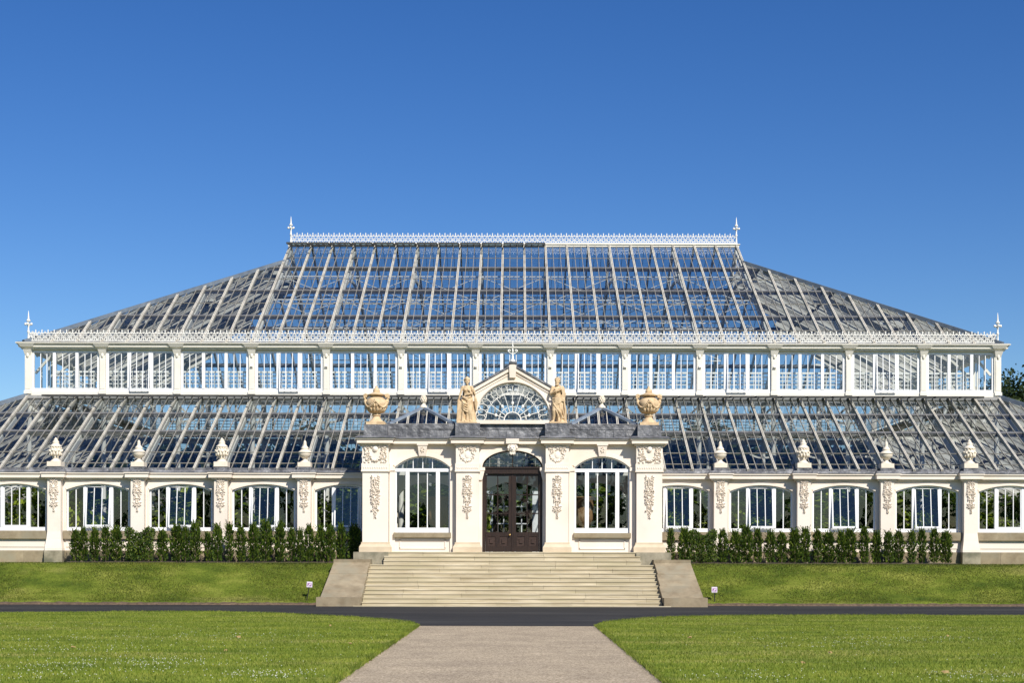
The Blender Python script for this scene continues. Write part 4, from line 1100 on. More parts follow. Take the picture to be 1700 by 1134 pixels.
mb = MB(); iy = YE-.4
arch_ring(mb, 0, .80, 4.15, .80, .17, iy-.06, iy+.06, 'ell', 20)
for s in (-1, 1): mb.box(*sorted((s*.80, s*.97)), iy-.06, iy+.06, ZF, 4.15)
mb.box(-.80, .80, iy-.05, iy+.05, 4.05, 4.3); mb.box(-.05, .05, iy-.03, iy+.03, ZF, 4.05)
mb.build('inner_doorway', 'wood', GH)
mb = MB()
for s in (-1, 1):
    for k in (.1, .42, .72): mb.box(*sorted((s*k, s*(k+.05))), iy+.10, iy+.14, ZF, 4.8)
for z in (2.7, 3.2, 3.65, 4.5): mb.box(-.8, .8, iy+.09, iy+.13, z, z+.05)
for s in (-1, 1): mb.box(*sorted((s*.98, s*1.75)), iy-.02, iy+.1, ZF, 5.3)
mb.build('inner_screen', 'white', GH)

# gabled pediment with fan window
GY = PW+.25; Zg = lambda y: zD(y, GY); gz0 = Zg(698); gap = Zg(608); gsl = .565; GX = 2.12; rr = 1.64
mb = MB(); n = 32
top = lambda x: gap-gsl*abs(x)
xs_ = [rr*math.cos(PI-PI*i/n) for i in range(n+1)]; zs_ = [gz0+rr*math.sin(PI*i/n) for i in range(n+1)]
def gab_strip(xa, za, xb, zb_):
    for yy, fl in ((GY, 1), (GY+.2, 0)): mb.quad((xa, yy, za), (xb, yy, zb_), (xb, yy, top(xb)), (xa, yy, top(xa)))
    mb.quad((xa, GY, za), (xa, GY+.2, za), (xb, GY+.2, zb_), (xb, GY, zb_)); mb.quad((xa, GY, top(xa)), (xb, GY, top(xb)), (xb, GY+.2, top(xb)), (xa, GY+.2, top(xa)))
for i in range(n): gab_strip(xs_[i], zs_[i], xs_[i+1], zs_[i+1])
gab_strip(-GX, gz0-.2, -rr, gz0-.2); gab_strip(rr, gz0-.2, GX, gz0-.2)
PED = mb.build('pediment', 'stucco', GH)
mb = MB()
arch_ring(mb, 0, rr, gz0, rr, .10, GY-.05, GY+.03, 'ell', 36); arch_ring(mb, 0, rr+.02, gz0, rr+.02, .05, GY-.085, GY+.03, 'ell', 36)
for s in (-1, 1):
    mb.prism([(0, gap-.16), (s*GX, top(GX)-.16), (s*GX, top(GX)-.02), (0, gap-.02)][::s], GY-.09, GY+.02); mb.prism([(0, gap-.30), (s*GX, top(GX)-.30), (s*GX, top(GX)-.26), (0, gap-.26)][::s], GY-.035, GY+.02)
mb.prism([(-.13, gap-.52), (.13, gap-.52), (.16, gap+.02), (0, gap+.10), (-.16, gap+.02)], GY-.16, GY+.05)
mb.box(-1.60, 1.60, GY-.30, GY+.1, Zg(705), Zg(698.5))
mb.build('gable_moulding', 'stucco', PED)
mb = MB()
for s in (-1, 1): mb.prism([(0, gap+.0), (s*(GX+.05), top(GX+.05)), (s*(GX+.05), top(GX+.05)+.09), (0, gap+.10)][::s], GY-.13, GY+.3)
mb.box(-.17, .17, GY-.19, GY+.3, gap+.08, gap+.17)
mb.build('lead_verge', 'lead', PED)
mb = MB(); ty = GY+.10
def pol(r, a): return (r*math.cos(a), ty, gz0+r*math.sin(a))
def parc(r, a0, a1, k, w=.035):
    for i in range(k): mb.bar(pol(r, a0+(a1-a0)*i/k), pol(r, a0+(a1-a0)*(i+1)/k), w, .04, (0, 1, 0))
nd = 18
parc(.37, 0, PI, 12, .045)
for i in range(11):
    a = PI*(i+.0)/10
    if i in (0, 10): a = a
    mb.bar(pol(.37, a), pol(1.17, a), .025, .04, (0, 1, 0))
for i in range(5):
    a = PI*(2*i+1)/10; mb.ell(pol(.76, a), (.062, .04, .075), 10, 7)
    parc(.60, a-PI/14, a+PI/14, 3, .03); mb.ell(pol(1.17, a), (.038, .03, .038), 8, 5)
for i in range(nd):
    a0 = PI*i/nd; a1 = PI*(i+1)/nd; am = (a0+a1)/2
    mb.bar(pol(1.17, am), pol(1.27, a0), .023, .04, (0, 1, 0)); mb.bar(pol(1.17, am), pol(1.27, a1), .023, .04, (0, 1, 0))
    mb.bar(pol(1.27, a0), pol(1.47, a0), .025, .04, (0, 1, 0))
    mb.bar(pol(1.47, a0), pol(1.62, am), .023, .04, (0, 1, 0)); mb.bar(pol(1.47, a1), pol(1.62, am), .023, .04, (0, 1, 0))
    mb.bar(pol(1.17, am), pol(1.17, am+PI/nd), .028, .04, (0, 1, 0)) if i < nd-1 else None
parc(rr-.015, 0, PI, 36, .04)
mb.build('fan_tracery', 'crest', PED)
g = MB(); g.quad(*[pol(rr-.01, PI*i/30) for i in range(31)]); g.build('fan_pane', 'wglass', PED)
f = MB(); f.lathe([(.13, 0), (.11, .08), (.05, .14), (.035, .36), (.03, .45), (.05, .50), (.03, .54), (.022, .66), (.045, .70), (.02, .76), (.003, .98)], (0, GY-.02, gap+.17), 10)
for s in (-1, 1):
    pts = [(s*.02, GY-.02, gap+.52), (s*.12, GY-.02, gap+.57), (s*.19, GY-.02, gap+.64), (s*.16, GY-.02, gap+.72), (s*.10, GY-.02, gap+.69), (s*.12, GY-.02, gap+.64)]; f.path(pts, .022, 6)
    f.ell((s*.19, GY-.02, gap+.66), (.04, .04, .05), 8, 6)
f.build('finial', 'crest', PED, smooth=True)
mb = MB(); gl_ = MB(); yb1, yb0 = 76.6, 75.3
for s in (-1, 1):
    A = lambda t, yy: (s*GX*t, yy, gap-gsl*GX*t+.02)
    gl_.quad(A(0, GY+.25), A(1, GY+.25), A(1, yb0), A(0, yb1)); gl_.quad((s*GX, GY+.25, top(GX)), (s*GX, 72.6, top(GX)-1.45), (s*GX, GY+.25, top(GX)-1.45)) 
    k = 0; yy = GY+.9
    while yy < 75.2:
        mb.bar(A(0, yy), A(1, yy), .06, .10, (0, 0, 1)); mb.bar((s*GX, yy, top(GX)), (s*GX, yy, max(top(GX)-1.4, 5.9+(yy-69.2)*.5)), .06, .06, (1, 0, 0)); yy += .62
    mb.bar(A(1, GY+.2), A(1, yb0), .14, .16); mb.bar(A(.5, GY+.2), A(.5, yb0+.6), .07, .08)
    for i in range(3):
        ya = GY+1.6+i*2.2; pts = [(s*(GX-.05)*math.cos(a), ya, top(GX)-.9+1.65*math.sin(a)) for a in [PI/2*j/8 for j in range(9)]]
        for p, q in zip(pts, pts[1:]): mb.bar(p, q, .09, .12, (0, 1, 0))
mb.bar((0, GY+.2, gap), (0, yb1, gap), .12, .16)
mb.build('gable_rafters', 'rafter', PED); gl_.build('gable_glazing', 'glass', PED)

# lean pyramidal skylights on the portico
def skylight(cx):
    hw = 1.42; y0, y1 = PW+.33, PW+3.0; zb = cpar-.02; ym = (y0+y1)/2; za = 1.9+(929-678)*ym/2560
    g = MB(); C = [(-hw, y0-ym, 0), (hw, y0-ym, 0), (hw, y1-ym, 0), (-hw, y1-ym, 0)]; A = (0, 0, za-zb)
    for i in range(4): g.quad(C[i], C[(i+1) % 4], A)
    o = g.build('skylight', 'skyglass', GH, loc=(cx, ym, zb))
    mb = MB()
    for c in C: mb.bar(c, A, .19, .11, (0, 0, 1), .03)
    mb.build('lead_hip', 'skyhip', o, world=False)
    mb = MB(); d = y1-ym; h = za-zb
    for u, dbl in ((-.76, 0), (-.44, 1), (-.13, 1), (.13, 0), (.44, 1), (.76, 0)):
        t = 1-abs(u)
        for k in ((-.03, .03) if dbl else (0,)): mb.bar((u*hw+k, -d, .01), (u*hw+k, -d+d*t, h*t), .035, .06, (0, -1, 1)); mb.bar((u*hw+k, d, .01), (u*hw+k, d-d*t, h*t), .035, .06, (0, 1, 1))
    mb.box(-hw, hw, -d-.04, -d+.02, -.04, .045)
    mb.build('glazing_bars', 'rafter', o, world=False)
    mb = MB(); mb.lathe([(.17, 0), (.17, .09), (.10, .16), (.06, .20), (.07, .24), (.11, .30), (.135, .38), (.12, .47), (.07, .55), (.02, .60)], (0, 0, h-.02), 12)
    for j in range(4):
        for i in range(8): a = PI*2*(i+.5*(j % 2))/8; rr_ = (.11, .13, .115, .07)[j]; mb.ell((rr_*math.cos(a), rr_*math.sin(a), h+.30+.075*j), (.04, .04, .05), 6, 5)
    mb.build('pine_cone_finial', 'urn', o, world=False, smooth=True)
    return o
sk0 = skylight(-3.97); copy_tree(sk0, (3.97, PW+.33+1.335, cpar-.02), GH)

# ------------------------------------------------------------------ urns
def plain_urn(loc, label):
    k = .0268; o = empty('stone_urn', loc, label, 'urn', 'stone urns along the wall cornice')
    mb = MB(); z = lambda y: (775.6-y)*k
    mb.box(-.29, .29, -.29, .29, 0, z(768))
    mb.build('plinth', 'urn', o, world=False)
    mb = MB(); mb.lathe([(.26, z(768)), (.22, z(767)), (.13, z(765)), (.085, z(763.5)), (.095, z(762.5)), (.08, z(762)), (.13, z(760.5)), (.22, z(758)), (.275, z(755)), (.285, z(753)), (.28, z(751.5))], n=24)
    mb.build('bowl', 'urn', o, world=False, smooth=True)
    mb = MB(); mb.lathe([(.315, z(751.5)), (.315, z(750.5)), (.26, z(749.3)), (.20, z(747.5)), (.15, z(745.5)), (.175, z(744.8)), (.165, z(743)), (.10, z(740.5)), (.07, z(739)), (.085, z(737.5)), (.06, z(736)), (.075, z(734.5)), (.05, z(732.5)), (.012, z(730.5))], n=24)
    mb.build('lid', 'urn', o, world=False, smooth=True); return o
def ornate_urn(loc, label):
    k = .0268; o = empty('stone_urn', loc, label, 'urn', 'stone urns along the wall cornice')
    mb = MB(); z = lambda y: (775.6-y)*k; mb.box(-.31, .31, -.31, .31, 0, z(767.5)); mb.build('plinth', 'urn', o, world=False)
    mb = MB(); mb.lathe([(.27, z(767.5)), (.22, z(766)), (.14, z(763.5)), (.12, z(761.5)), (.15, z(761)), (.15, z(760)), (.13, z(759.5)), (.19, z(757)), (.255, z(753)), (.275, z(749.5)), (.255, z(745.5)), (.21, z(743.5))], n=24)
    r = random.Random(2)
    for i in range(12):
        a = 2*PI*i/12; mb.ell((.25*math.cos(a), .25*math.sin(a), z(754)), (.05, .05, .10), 7, 5); mb.ell((.265*math.cos(a+.26), .265*math.sin(a+.26), z(748.5+1.5*(i % 2))), (.06, .06, .06), 7, 5)
        mb.ell((.235*math.cos(a), .235*math.sin(a), z(744.6)), (.05, .05, .045), 7, 5)
    mb.build('bowl', 'urn', o, world=False, smooth=True)
    mb = MB(); mb.lathe([(.20, z(743.5)), (.27, z(742.5)), (.26, z(741)), (.18, z(738.5)), (.13, z(736.5)), (.15, z(735.5)), (.14, z(733.5)), (.08, z(731)), (.10, z(730)), (.05, z(728.5)), (.012, z(726.5))], n=24)
    mb.build('lid', 'urn', o, world=False, smooth=True); return o
zu = zcor+.352+.108+.142
UL = {-5.5: ('ornate', 'ornate garlanded urn on the leftmost pilaster of the wall'), -4.5: ('plain', 'plain lidded urn on the second pilaster from the left'), -3.5: ('ornate', 'garlanded egg-shaped urn on the third pilaster from the left'), -2.5: ('plain', 'plain round-lidded urn on the pilaster next left of the portico'),
      2.5: ('plain', 'plain round-lidded urn on the pilaster next right of the portico'), 3.5: ('ornate', 'garlanded egg-shaped urn on the third pilaster from the right'), 4.5: ('plain', 'plain lidded urn on the second pilaster from the right'), 5.5: ('ornate', 'ornate garlanded urn on the rightmost pilaster of the wall')}
p0 = plain_urn((-2.5*B, YP+.26, zu), UL[-2.5][1]); q0 = ornate_urn((-5.5*B, YP+.26, zu), UL[-5.5][1])
for kx, (kind, lab) in UL.items():
    if kx in (-2.5, -5.5): continue
    c = copy_tree(p0 if kind == 'plain' else q0, (kx*B, YP+.26, zu)); c['label'] = lab
def big_urn(loc, label):
    k = .0261; o = empty('terracotta_urn', loc, label, 'urn', 'large ochre urns on the portico')
    z = lambda y: (707.6-y)*k
    mb = MB(); mb.box(-.41, .41, -.41, .41, 0, z(703)); mb.lathe([(.36, z(703)), (.33, z(702)), (.24, z(699)), (.17, z(695.5)), (.15, z(693))], n=24); mb.build('foot', 'statue', o, world=False)
    mb = MB(); mb.lathe([(.15, z(693)), (.19, z(692)), (.20, z(690.5)), (.17, z(689)), (.20, z(687.5)), (.31, z(683.5)), (.41, z(678)), (.455, z(672.5)), (.45, z(668.5)), (.39, z(665)), (.30, z(662)), (.22, z(660.5)), (.21, z(659))], n=40, flute=0)
    for i in range(16):
        a = 2*PI*(i+.5)/16; mb.ell((.33*math.cos(a), .33*math.sin(a), z(682.5)), (.07, .07, .15), 8, 6, Matrix.Rotation(a, 3, 'Z') @ Matrix.Rotation(.75, 3, 'Y'))
    for i in range(4):      # swags and bosses
        b = PI/4+i*PI/2
        pts = []
        for j in range(13):
            a = b-PI/4+.1+(PI/2-.2)*j/12; sag = math.sin(PI*j/12); zz = z(670)-.22*sag; rad = .455+.02-(.07*sag)
            pts.append((rad*math.cos(a), rad*math.sin(a), zz)); 
            mb.ell(pts[-1], (.05+.025*sag, .05+.025*sag, .05), 7, 5)
        a = b-PI/4; mb.ell((.45*math.cos(a), .45*math.sin(a), z(668)), (.075, .075, .10), 8, 6); mb.ell((.50*math.cos(a), .50*math.sin(a), z(669)), (.03, .03, .04), 6, 5)
        for dd in (-.12, .12): mb.ell((.45*math.cos(a+dd), .45*math.sin(a+dd), z(675)), (.04, .04, .11), 6, 5)
    mb.build('bowl', 'statue', o, world=False, smooth=True)
    mb = MB(); mb.lathe([(.20, z(659)), (.30, z(658.6)), (.385, z(657.5)), (.385, z(656.6)), (.26, z(655)), (.17, z(653.3)), (.14, z(651.5)), (.155, z(650.8)), (.15, z(649.3)), (.11, z(646.5)), (.06, z(645)), (.045, z(644.3)), (.055, z(643)), (.03, z(641.8)), (.008, z(641.2))], n=32)
    mb.build('lid', 'statue', o, world=False, smooth=True)
    for s in (-1, 1):
        mb = MB(); pts = [(s*.38, 0, z(673)), (s*.46, 0, z(668)), (s*.50, 0, z(664)), (s*.535, 0, z(660)), (s*.53, 0, z(657.5)), (s*.47, 0, z(656.2)), (s*.41, 0, z(657)), (s*.40, 0, z(659.2)), (s*.44, 0, z(660.2)), (s*.475, 0, z(659))]
        mb.path(pts, [.06, .055, .05, .05, .048, .045, .042, .038, .035, .03], 8)
        for p in pts: mb.ell(p, (.048, .05, .048), 7, 5)
        for i in range(4): mb.ell((s*(.43+.02*i), -.03, z(676-2.5*i)), (.06, .08, .06), 7, 5)
        mb.build('handle', 'statue', o, world=False, smooth=True)
    return o
bz = cpar-.073
b0 = big_urn((-5.92, PF+.45, bz), 'large ochre urn with scrolled handles on the left end of the portico')
c = copy_tree(b0, (5.92, PF+.45, bz)); c['label'] = 'large ochre urn with scrolled handles on the right end of the portico'

# ------------------------------------------------------------------ statues
def capsule(mb, pts, rs, n=12):
    for p, r in zip(pts, rs): mb.ell(p, (r, r, r), n, 8)
    for i in range(len(pts)-1): mb.tube(pts[i], pts[i+1], rs[i], rs[i+1], n)
def head(mb, c, turn, male):
    rot = Matrix.Rotation(turn, 3, 'Z'); C = Vector(c)
    hs_ = 1.14
    E = lambda p, r: mb.ell(C+rot @ (Vector(p)*hs_), (r[0]*hs_, r[1]*hs_, r[2]*hs_), 10, 8, rot)
    E((0, .01, .02), (.088, .105, .125)); E((0, -.03, -.06), (.066, .07, .075))          # skull, jaw
    E((0, -.105, -.02), (.017, .026, .03)); E((0, -.092, .012), (.012, .02, .03)); E((0, -.085, .038), (.06, .025, .013))  # nose, brow
    for s in (-1, 1): E((s*.036, -.082, .012), (.018, .014, .010)); E((s*.05, -.065, -.03), (.03, .03, .03)); E((s*.09, .01, -.01), (.014, .025, .032))
    E((0, -.088, -.068), (.027, .018, .008)); E((0, -.086, -.082), (.022, .018, .009)); E((0, -.08, -.112), (.024, .025, .02))
    if male:
        for i in range(22): a = 2*PI*i/22; E((.088*math.cos(a), .02+.095*math.sin(a)*(1 if math.sin(a) > 0 else .9), .075+.035*math.sin(i*2.1)), (.030, .030, .030))
        for i in range(10): E((-.07+.0155*i, -.05-.03*math.sin(PI*i/9), -.10-.035*math.sin(PI*i/9)), (.026, .026, .034))
        E((0, .01, .105), (.085, .095, .055))
    else:
        for i in range(20): a = 2*PI*i/20; E((.095*math.cos(a), .025+.10*math.sin(a), .07+.02*math.cos(3*a)), (.034, .034, .034))
        for s in (-1, 1): E((s*.09, .03, .02), (.028, .05, .06))
        E((0, .14, .02), (.055, .055, .055)); E((0, .02, .11), (.085, .09, .045)); E((0, .0, .145), (.06, .06, .03))
def fold(mb, pts, r): mb.path(pts, r, 7); [mb.ell(p, (r if not isinstance(r, list) else r[i],)*3, 7, 5) for i, p in enumerate(pts)]
def hand(mb, c, d, s, open_=.6):
    """palm plus four unequal bent fingers and a side thumb, pointing along d"""
    C = Vector(c); d = Vector(d).normalized(); sd = d.cross(Vector((0, -1, 0)))
    if sd.length < .1: sd = Vector((1, 0, 0))
    sd.normalize(); nn = Vector((0, -1, 0))
    mb.ell(C, (.042, .035, .045), 8, 6)
    for i, L in enumerate((.058, .070, .066, .05)):
        b = C+sd*((i-1.5)*.021)+d*.03; k = b+d*L*.6; e = k+d*L*.35-nn*.02*open_; mb.tube(b, k, .013, .012, 6); mb.tube(k, e, .012, .009, 6); mb.ell(e, (.010,)*3, 6, 4)
    b = C+sd*s*.036; mb.tube(b, b+sd*s*.028+d*.035, .014, .011, 6)
def woman(loc):
    o = empty('statue', loc, 'ochre stone statue of a draped woman holding a sheaf, left of the gable', 'statue', 'stone statues on the portico')
    mb = MB(); r = random.Random(1)
    capsule(mb, [(0, .02, 1.0), (0, .02, 1.15)], [.175, .15]); mb.ell((0, .01, 1.42), (.175, .115, .19), 14, 10); mb.ell((0, .02, 1.25), (.14, .105, .16), 12, 9)
    for s in (-1, 1): mb.ell((s*.075, -.085, 1.42), (.062, .055, .06), 10, 8); mb.ell((s*.19, .015, 1.545), (.075, .07, .07), 10, 8)
    mb.tube((0, .02, 1.55), (0, .01, 1.70), .066, .055, 12); mb.ell((0, .02, 1.58), (.15, .08, .06), 12, 8)
    head(mb, (.0, .0, 1.80), .12, False)
    capsule(mb, [(-.21, .01, 1.53), (-.275, -.01, 1.27), (-.345, -.06, 1.03)], [.058, .047, .034]); hand(mb, (-.355, -.075, .985), (-.15, -.2, -1), 1)
    capsule(mb, [(.21, .01, 1.53), (.285, -.01, 1.27), (.10, -.19, 1.24)], [.058, .048, .036]); hand(mb, (.06, -.20, 1.245), (-1, -.1, .1), 1)
    for i in range(16): mb.ell((.22+r.uniform(-.13, .14), -.15+r.uniform(-.06, .05), 1.33+r.uniform(-.09, .10)), (.045, .045, .05), 7, 6)   # sheaf
    for i in range(6): fold(mb, [(.30, -.12, 1.30), (.33+.02*i, -.13, 1.05-.03*i), (.34+.01*i, -.10, .8-.05*i)], .028)
    # skirt: front leg and standing leg under cloth
    mb.ell((0, .02, .98), (.21, .16, .17), 14, 9)
    capsule(mb, [(.10, -.05, .95), (.13, -.17, .56), (.15, -.10, .12)], [.135, .11, .10]); capsule(mb, [(-.09, .02, .95), (-.08, .0, .5), (-.08, -.02, .1)], [.14, .13, .13])
    mb.taper(-.22, .26, -.10, .17, .06, -.20, .20, -.08, .14, .95)
    for i in range(15):     # vertical folds
        x = -.20+.033*i+r.uniform(-.008, .008); yf = -.13-.05*math.sin(i*1.2); fold(mb, [(x*.75, -.12-.03*math.sin(i*.9), .92), (x*1.0, yf-.02, .55), (x*1.22, yf-.03, .08)], [.016, .022, .030])
    for i in range(4):      # swags from the left hip to the right knee
        dz = .085*i; fold(mb, [(-.22-.01*i, -.08, 1.0-dz), (-.12, -.20-.01*i, .84-dz*1.1), (.02, -.23, .80-dz*1.25), (.14, -.20, .93-dz), (.22, -.09, 1.07-.3*dz)], .034)
    fold(mb, [(-.19, -.05, 1.14), (-.07, -.15, 1.06), (.08, -.165, 1.10), (.19, -.09, 1.17)], .040)
    fold(mb, [(-.20, .0, 1.05), (0, -.17, 1.0), (.2, -.03, 1.12)], .035)
    # cloth hanging over the side support
    mb.taper(-.42, -.20, -.10, .14, .05, -.40, -.26, -.10, .10, .95)
    for i in range(6): fold(mb, [(-.38+.03*i, -.10, .96-.02*i), (-.40+.04*i, -.125, .5), (-.42+.045*i, -.13, .08)], [.022, .026, .03])
    mb.ell((-.355, -.02, .96), (.085, .10, .05), 10, 7)
    mb.taper(.20, .40, -.05, .15, .05, .18, .34, -.03, .12, .95)
    for s in (-.08, .15): mb.ell((s, -.20, .11), (.045, .09, .035), 9, 7)
    mb.box(-.43, .43, -.27, .24, 0, .085)
    sculpt(mb, 'figure', 'statue', o, .0125, 2); o.scale = (1.03, 1.03, 1.03)
    return o
def man(loc):
    o = empty('statue', loc, 'ochre stone statue of a bearded man in a toga, right of the gable', 'statue', 'stone statues on the portico')
    mb = MB(); r = random.Random(4)
    capsule(mb, [(.02, .02, 1.0), (.01, .02, 1.15)], [.175, .16]); mb.ell((.0, .01, 1.41), (.19, .12, .19), 14, 10); mb.ell((.01, .02, 1.24), (.155, .11, .16), 12, 9)
    for s in (-1, 1): mb.ell((s*.08, -.07, 1.46), (.085, .05, .065), 10, 8); mb.ell((s*.205, .015, 1.54), (.08, .075, .075), 10, 8)
    mb.tube((0, .02, 1.55), (-.01, .005, 1.70), .075, .063, 12); mb.ell((0, .02, 1.58), (.16, .085, .065), 12, 8)
    head(mb, (-.015, -.005, 1.795), -.3, True)
    capsule(mb, [(-.225, .01, 1.52), (-.30, -.05, 1.27), (-.12, -.20, 1.36)], [.066, .054, .040]); hand(mb, (-.075, -.215, 1.385), (1, -.1, .45), 1)
    capsule(mb, [(.225, .01, 1.52), (.29, .02, 1.25), (.25, -.13, 1.05)], [.066, .06, .045]); hand(mb, (.235, -.165, 1.01), (-.3, -.4, -1), -1)
    # toga over the left shoulder, across the waist
    for i in range(5): fold(mb, [(.10+.03*i, -.04, 1.60-.02*i), (.17+.02*i, -.12, 1.42), (.22+.015*i, -.13, 1.20), (.24+.012*i, -.10, .95)], .03)
    for i in range(5):
        dz = .06*i; fold(mb, [(-.21, -.05, 1.08-dz), (-.10, -.17, 1.05-dz*1.1), (.06, -.20, 1.10-dz), (.20, -.14, 1.22-dz*.7), (.28, -.03, 1.3-dz*.5)], .036)
    fold(mb, [(.02, -.14, 1.38), (.14, -.14, 1.45), (.22, -.06, 1.52)], .03)
    mb.ell((.03, .02, .95), (.22, .16, .19), 14, 9)
    # legs: bare leg (viewer's left) and draped leg
    capsule(mb, [(-.10, -.03, .92), (-.16, -.13, .56), (-.155, -.06, .35), (-.18, -.03, .14)], [.125, .082, .075, .046]); mb.ell((-.155, -.0, .42), (.07, .08, .12), 10, 8)
    mb.ell((-.205, -.11, .115), (.048, .115, .034), 10, 7, Matrix.Rotation(-.45, 3, 'Z')); mb.ell((-.18, -.02, .12), (.042, .05, .045), 8, 6)
    for i in range(5): mb.ell((-.275+.022*i, -.205+.012*abs(i-1), .105), (.013, .024, .014), 6, 5)
    capsule(mb, [(.12, .02, .92), (.13, .0, .5), (.12, -.02, .12)], [.15, .13, .12]); mb.ell((.13, -.15, .11), (.045, .10, .034), 9, 7)
    mb.taper(-.05, .30, -.06, .18, .06, -.08, .26, -.06, .14, .95)
    for i in range(12):
        t = i/11; x0 = -.20+.40*t; fold(mb, [(x0, -.11-.07*math.sin(PI*t), .93), (x0*.7+.06, -.17-.03*math.sin(i*1.9), .60), (.00+.28*t, -.12-.05*math.sin(i*1.3), .25), (.0+.30*t, -.11-.04*math.sin(i*1.1), .09)], [.018, .024, .024, .028])
    for i in range(4): fold(mb, [(-.18+.04*i, -.17, .84-.02*i), (-.02+.05*i, -.21, .60-.05*i), (.12+.03*i, -.17, .38-.05*i)], .03)
    fold(mb, [(-.20, -.10, .66), (-.08, -.20, .58), (.05, -.18, .30)], .028)
    for i in range(5): fold(mb, [(.26, -.10+.03*i, 1.0), (.31+.01*i, -.10+.04*i, .6), (.30+.015*i, -.08+.04*i, .12)], .035)
    for i in range(7): mb.ell((.05+.05*i, .08, .12+.02*(i % 3)), (.06, .08, .07), 8, 6)
    mb.box(-.36, .40, -.26, .24, 0, .085); mb.ell((-.25, -.15, .06), (.12, .12, .04), 8, 6)
    sculpt(mb, 'figure', 'statue', o, .0125, 2); o.scale = (1.03, 1.03, 1.03)
    return o
woman((-1.98, PF+.42, cpar-.004)); man((1.96, PF+.42, cpar-.004))

# ------------------------------------------------------------------ yews of the hedge
def yew_mesh(kind, seed):
    r = random.Random(seed); mb = MB()
    H = 1.0; n = {'thin': 620, 'mid': 900, 'bushy': 1250, 'block': 4600}[kind]; W = {'thin': .13, 'mid': .172, 'bushy': .215, 'block': .58}[kind]
    lobes = [(r.uniform(-.5, .5)*W, r.uniform(.1, .95), r.uniform(.5, 1.1)) for _ in range(9)]
    for i in range(n):
        h = r.random()**.85
        prof = (.75+.35*math.sin(PI*min(1, h*1.1))*r.uniform(.8, 1.2)) if kind != 'block' else 1.0
        if kind != 'block' and h > .86: prof *= max(.25, (1.06-h)/.20)
        a = r.uniform(0, 2*PI); q = r.random()**.45
        lob = 1+.28*math.sin(3*a+h*9+seed)+.24*math.sin(h*21+seed+a)
        if kind == 'block': x = W*r.uniform(-1, 1)*(1+.06*math.sin(h*9)); y = .30*r.uniform(-1, 1); top = .93+.09*math.sin(x*7+seed); h = h*top
        else: x = W*prof*q*lob*math.cos(a); y = W*prof*q*lob*math.sin(a)*.9
        zz = .03+h*.95
        out = Vector((math.cos(a)*.8+x*1.2, math.sin(a)*.8, r.uniform(.35, 1.2))).normalized(); L = r.uniform(.05, .115)*(1.0 if kind != 'block' else .8); w = L*r.uniform(.22, .38)
        side = out.cross(Vector((r.uniform(-1, 1), r.uniform(-1, 1), r.uniform(-.4, 1)))); 
        if side.length < .05: continue
        side.normalize(); p = Vector((x, y, zz)); q1 = p+out*L*.5
        zs = 1/1.5
        def S(v): return (v.x, v.y, v.z)
        mb.quad(S(p), S(q1+side*w), S(p+out*L), S(q1-side*w))
    if kind != 'block':      # loose leading shoots
        for i in range(52):
            a = r.uniform(0, 2*PI); h = r.uniform(.15, .95); p = Vector((W*.6*math.cos(a), W*.6*math.sin(a), h)); d = Vector((math.cos(a), math.sin(a)*.6, r.uniform(.5, 1.3))).normalized()
            for k in range(6):
                c = p+d*.045*k; s_ = Vector((-math.sin(a), math.cos(a), r.uniform(-.3, .3)))*.022
                mb.quad(tuple(c-s_), tuple(c+d*.05), tuple(c+s_), tuple(c-d*.015))
        for i in range(24):
            p = Vector((r.uniform(-.12, .12), r.uniform(-.1, .1), r.uniform(.80, .92))); d = Vector((r.uniform(-.35, .35), r.uniform(-.2, .2), 1)).normalized()
            for k in range(5):
                c = p+d*.042*k; s_ = Vector((r.uniform(-1, 1), r.uniform(-1, 1), 0))*.026; mb.quad(tuple(c-s_), tuple(c+d*.05), tuple(c+s_), tuple(c-d*.01))
    return mb
YEW = {}
def yew(px, kind, seed, label, top, side):
    D = 67.95; x = xD(px, D); h = zD(top, D)-1.72
    key = (kind, seed % 3)
    o = empty('yew_shrub', (x, D+random.Random(seed).uniform(-.08, .08), 1.72), label, 'shrub', 'young yews hedged along the glasshouse wall')
    if key not in YEW:
        f = yew_mesh(kind, seed).build('foliage', 'yew', o, world=False); s_ = MB(); s_.tube((0, 0, -.05), (0, 0, .8), .022, .008, 6)
        if kind == 'block':
            for q in (-.4, -.15, .2, .42): s_.tube((q, 0, -.05), (q+.03, 0, .6), .018, .008, 6)
        t = s_.build('stem', 'bark', o, world=False); YEW[key] = (f, t)
    else:
        for src in YEW[key]: c = src.copy(); COL.objects.link(c); c.parent = o
    rr_ = random.Random(seed*3+1)
    o.scale = (rr_.uniform(.95, 1.2) if kind != 'block' else 1.0, 1, h); o.rotation_euler = (0, 0, rr_.uniform(-.5, .5) if kind != 'block' else 0)
    return o
LY = [(124.7,'mid',884),(139,'mid',881),(156.5,'mid',882),(176,'thin',880),(193.5,'bushy',879),(232,'block',878),(269,'mid',884),(293,'bushy',876),(308,'thin',880),(324,'bushy',872),(345,'thin',888),(361,'mid',876),(381,'thin',874),(400,'mid',878),(421,'bushy',874),(441,'bushy',869),(465,'bushy',874),(484,'thin',881),(499,'thin',884),(513,'mid',876),(532,'mid',878),(548,'mid',875),(566,'mid',873),(588,'bushy',876)]
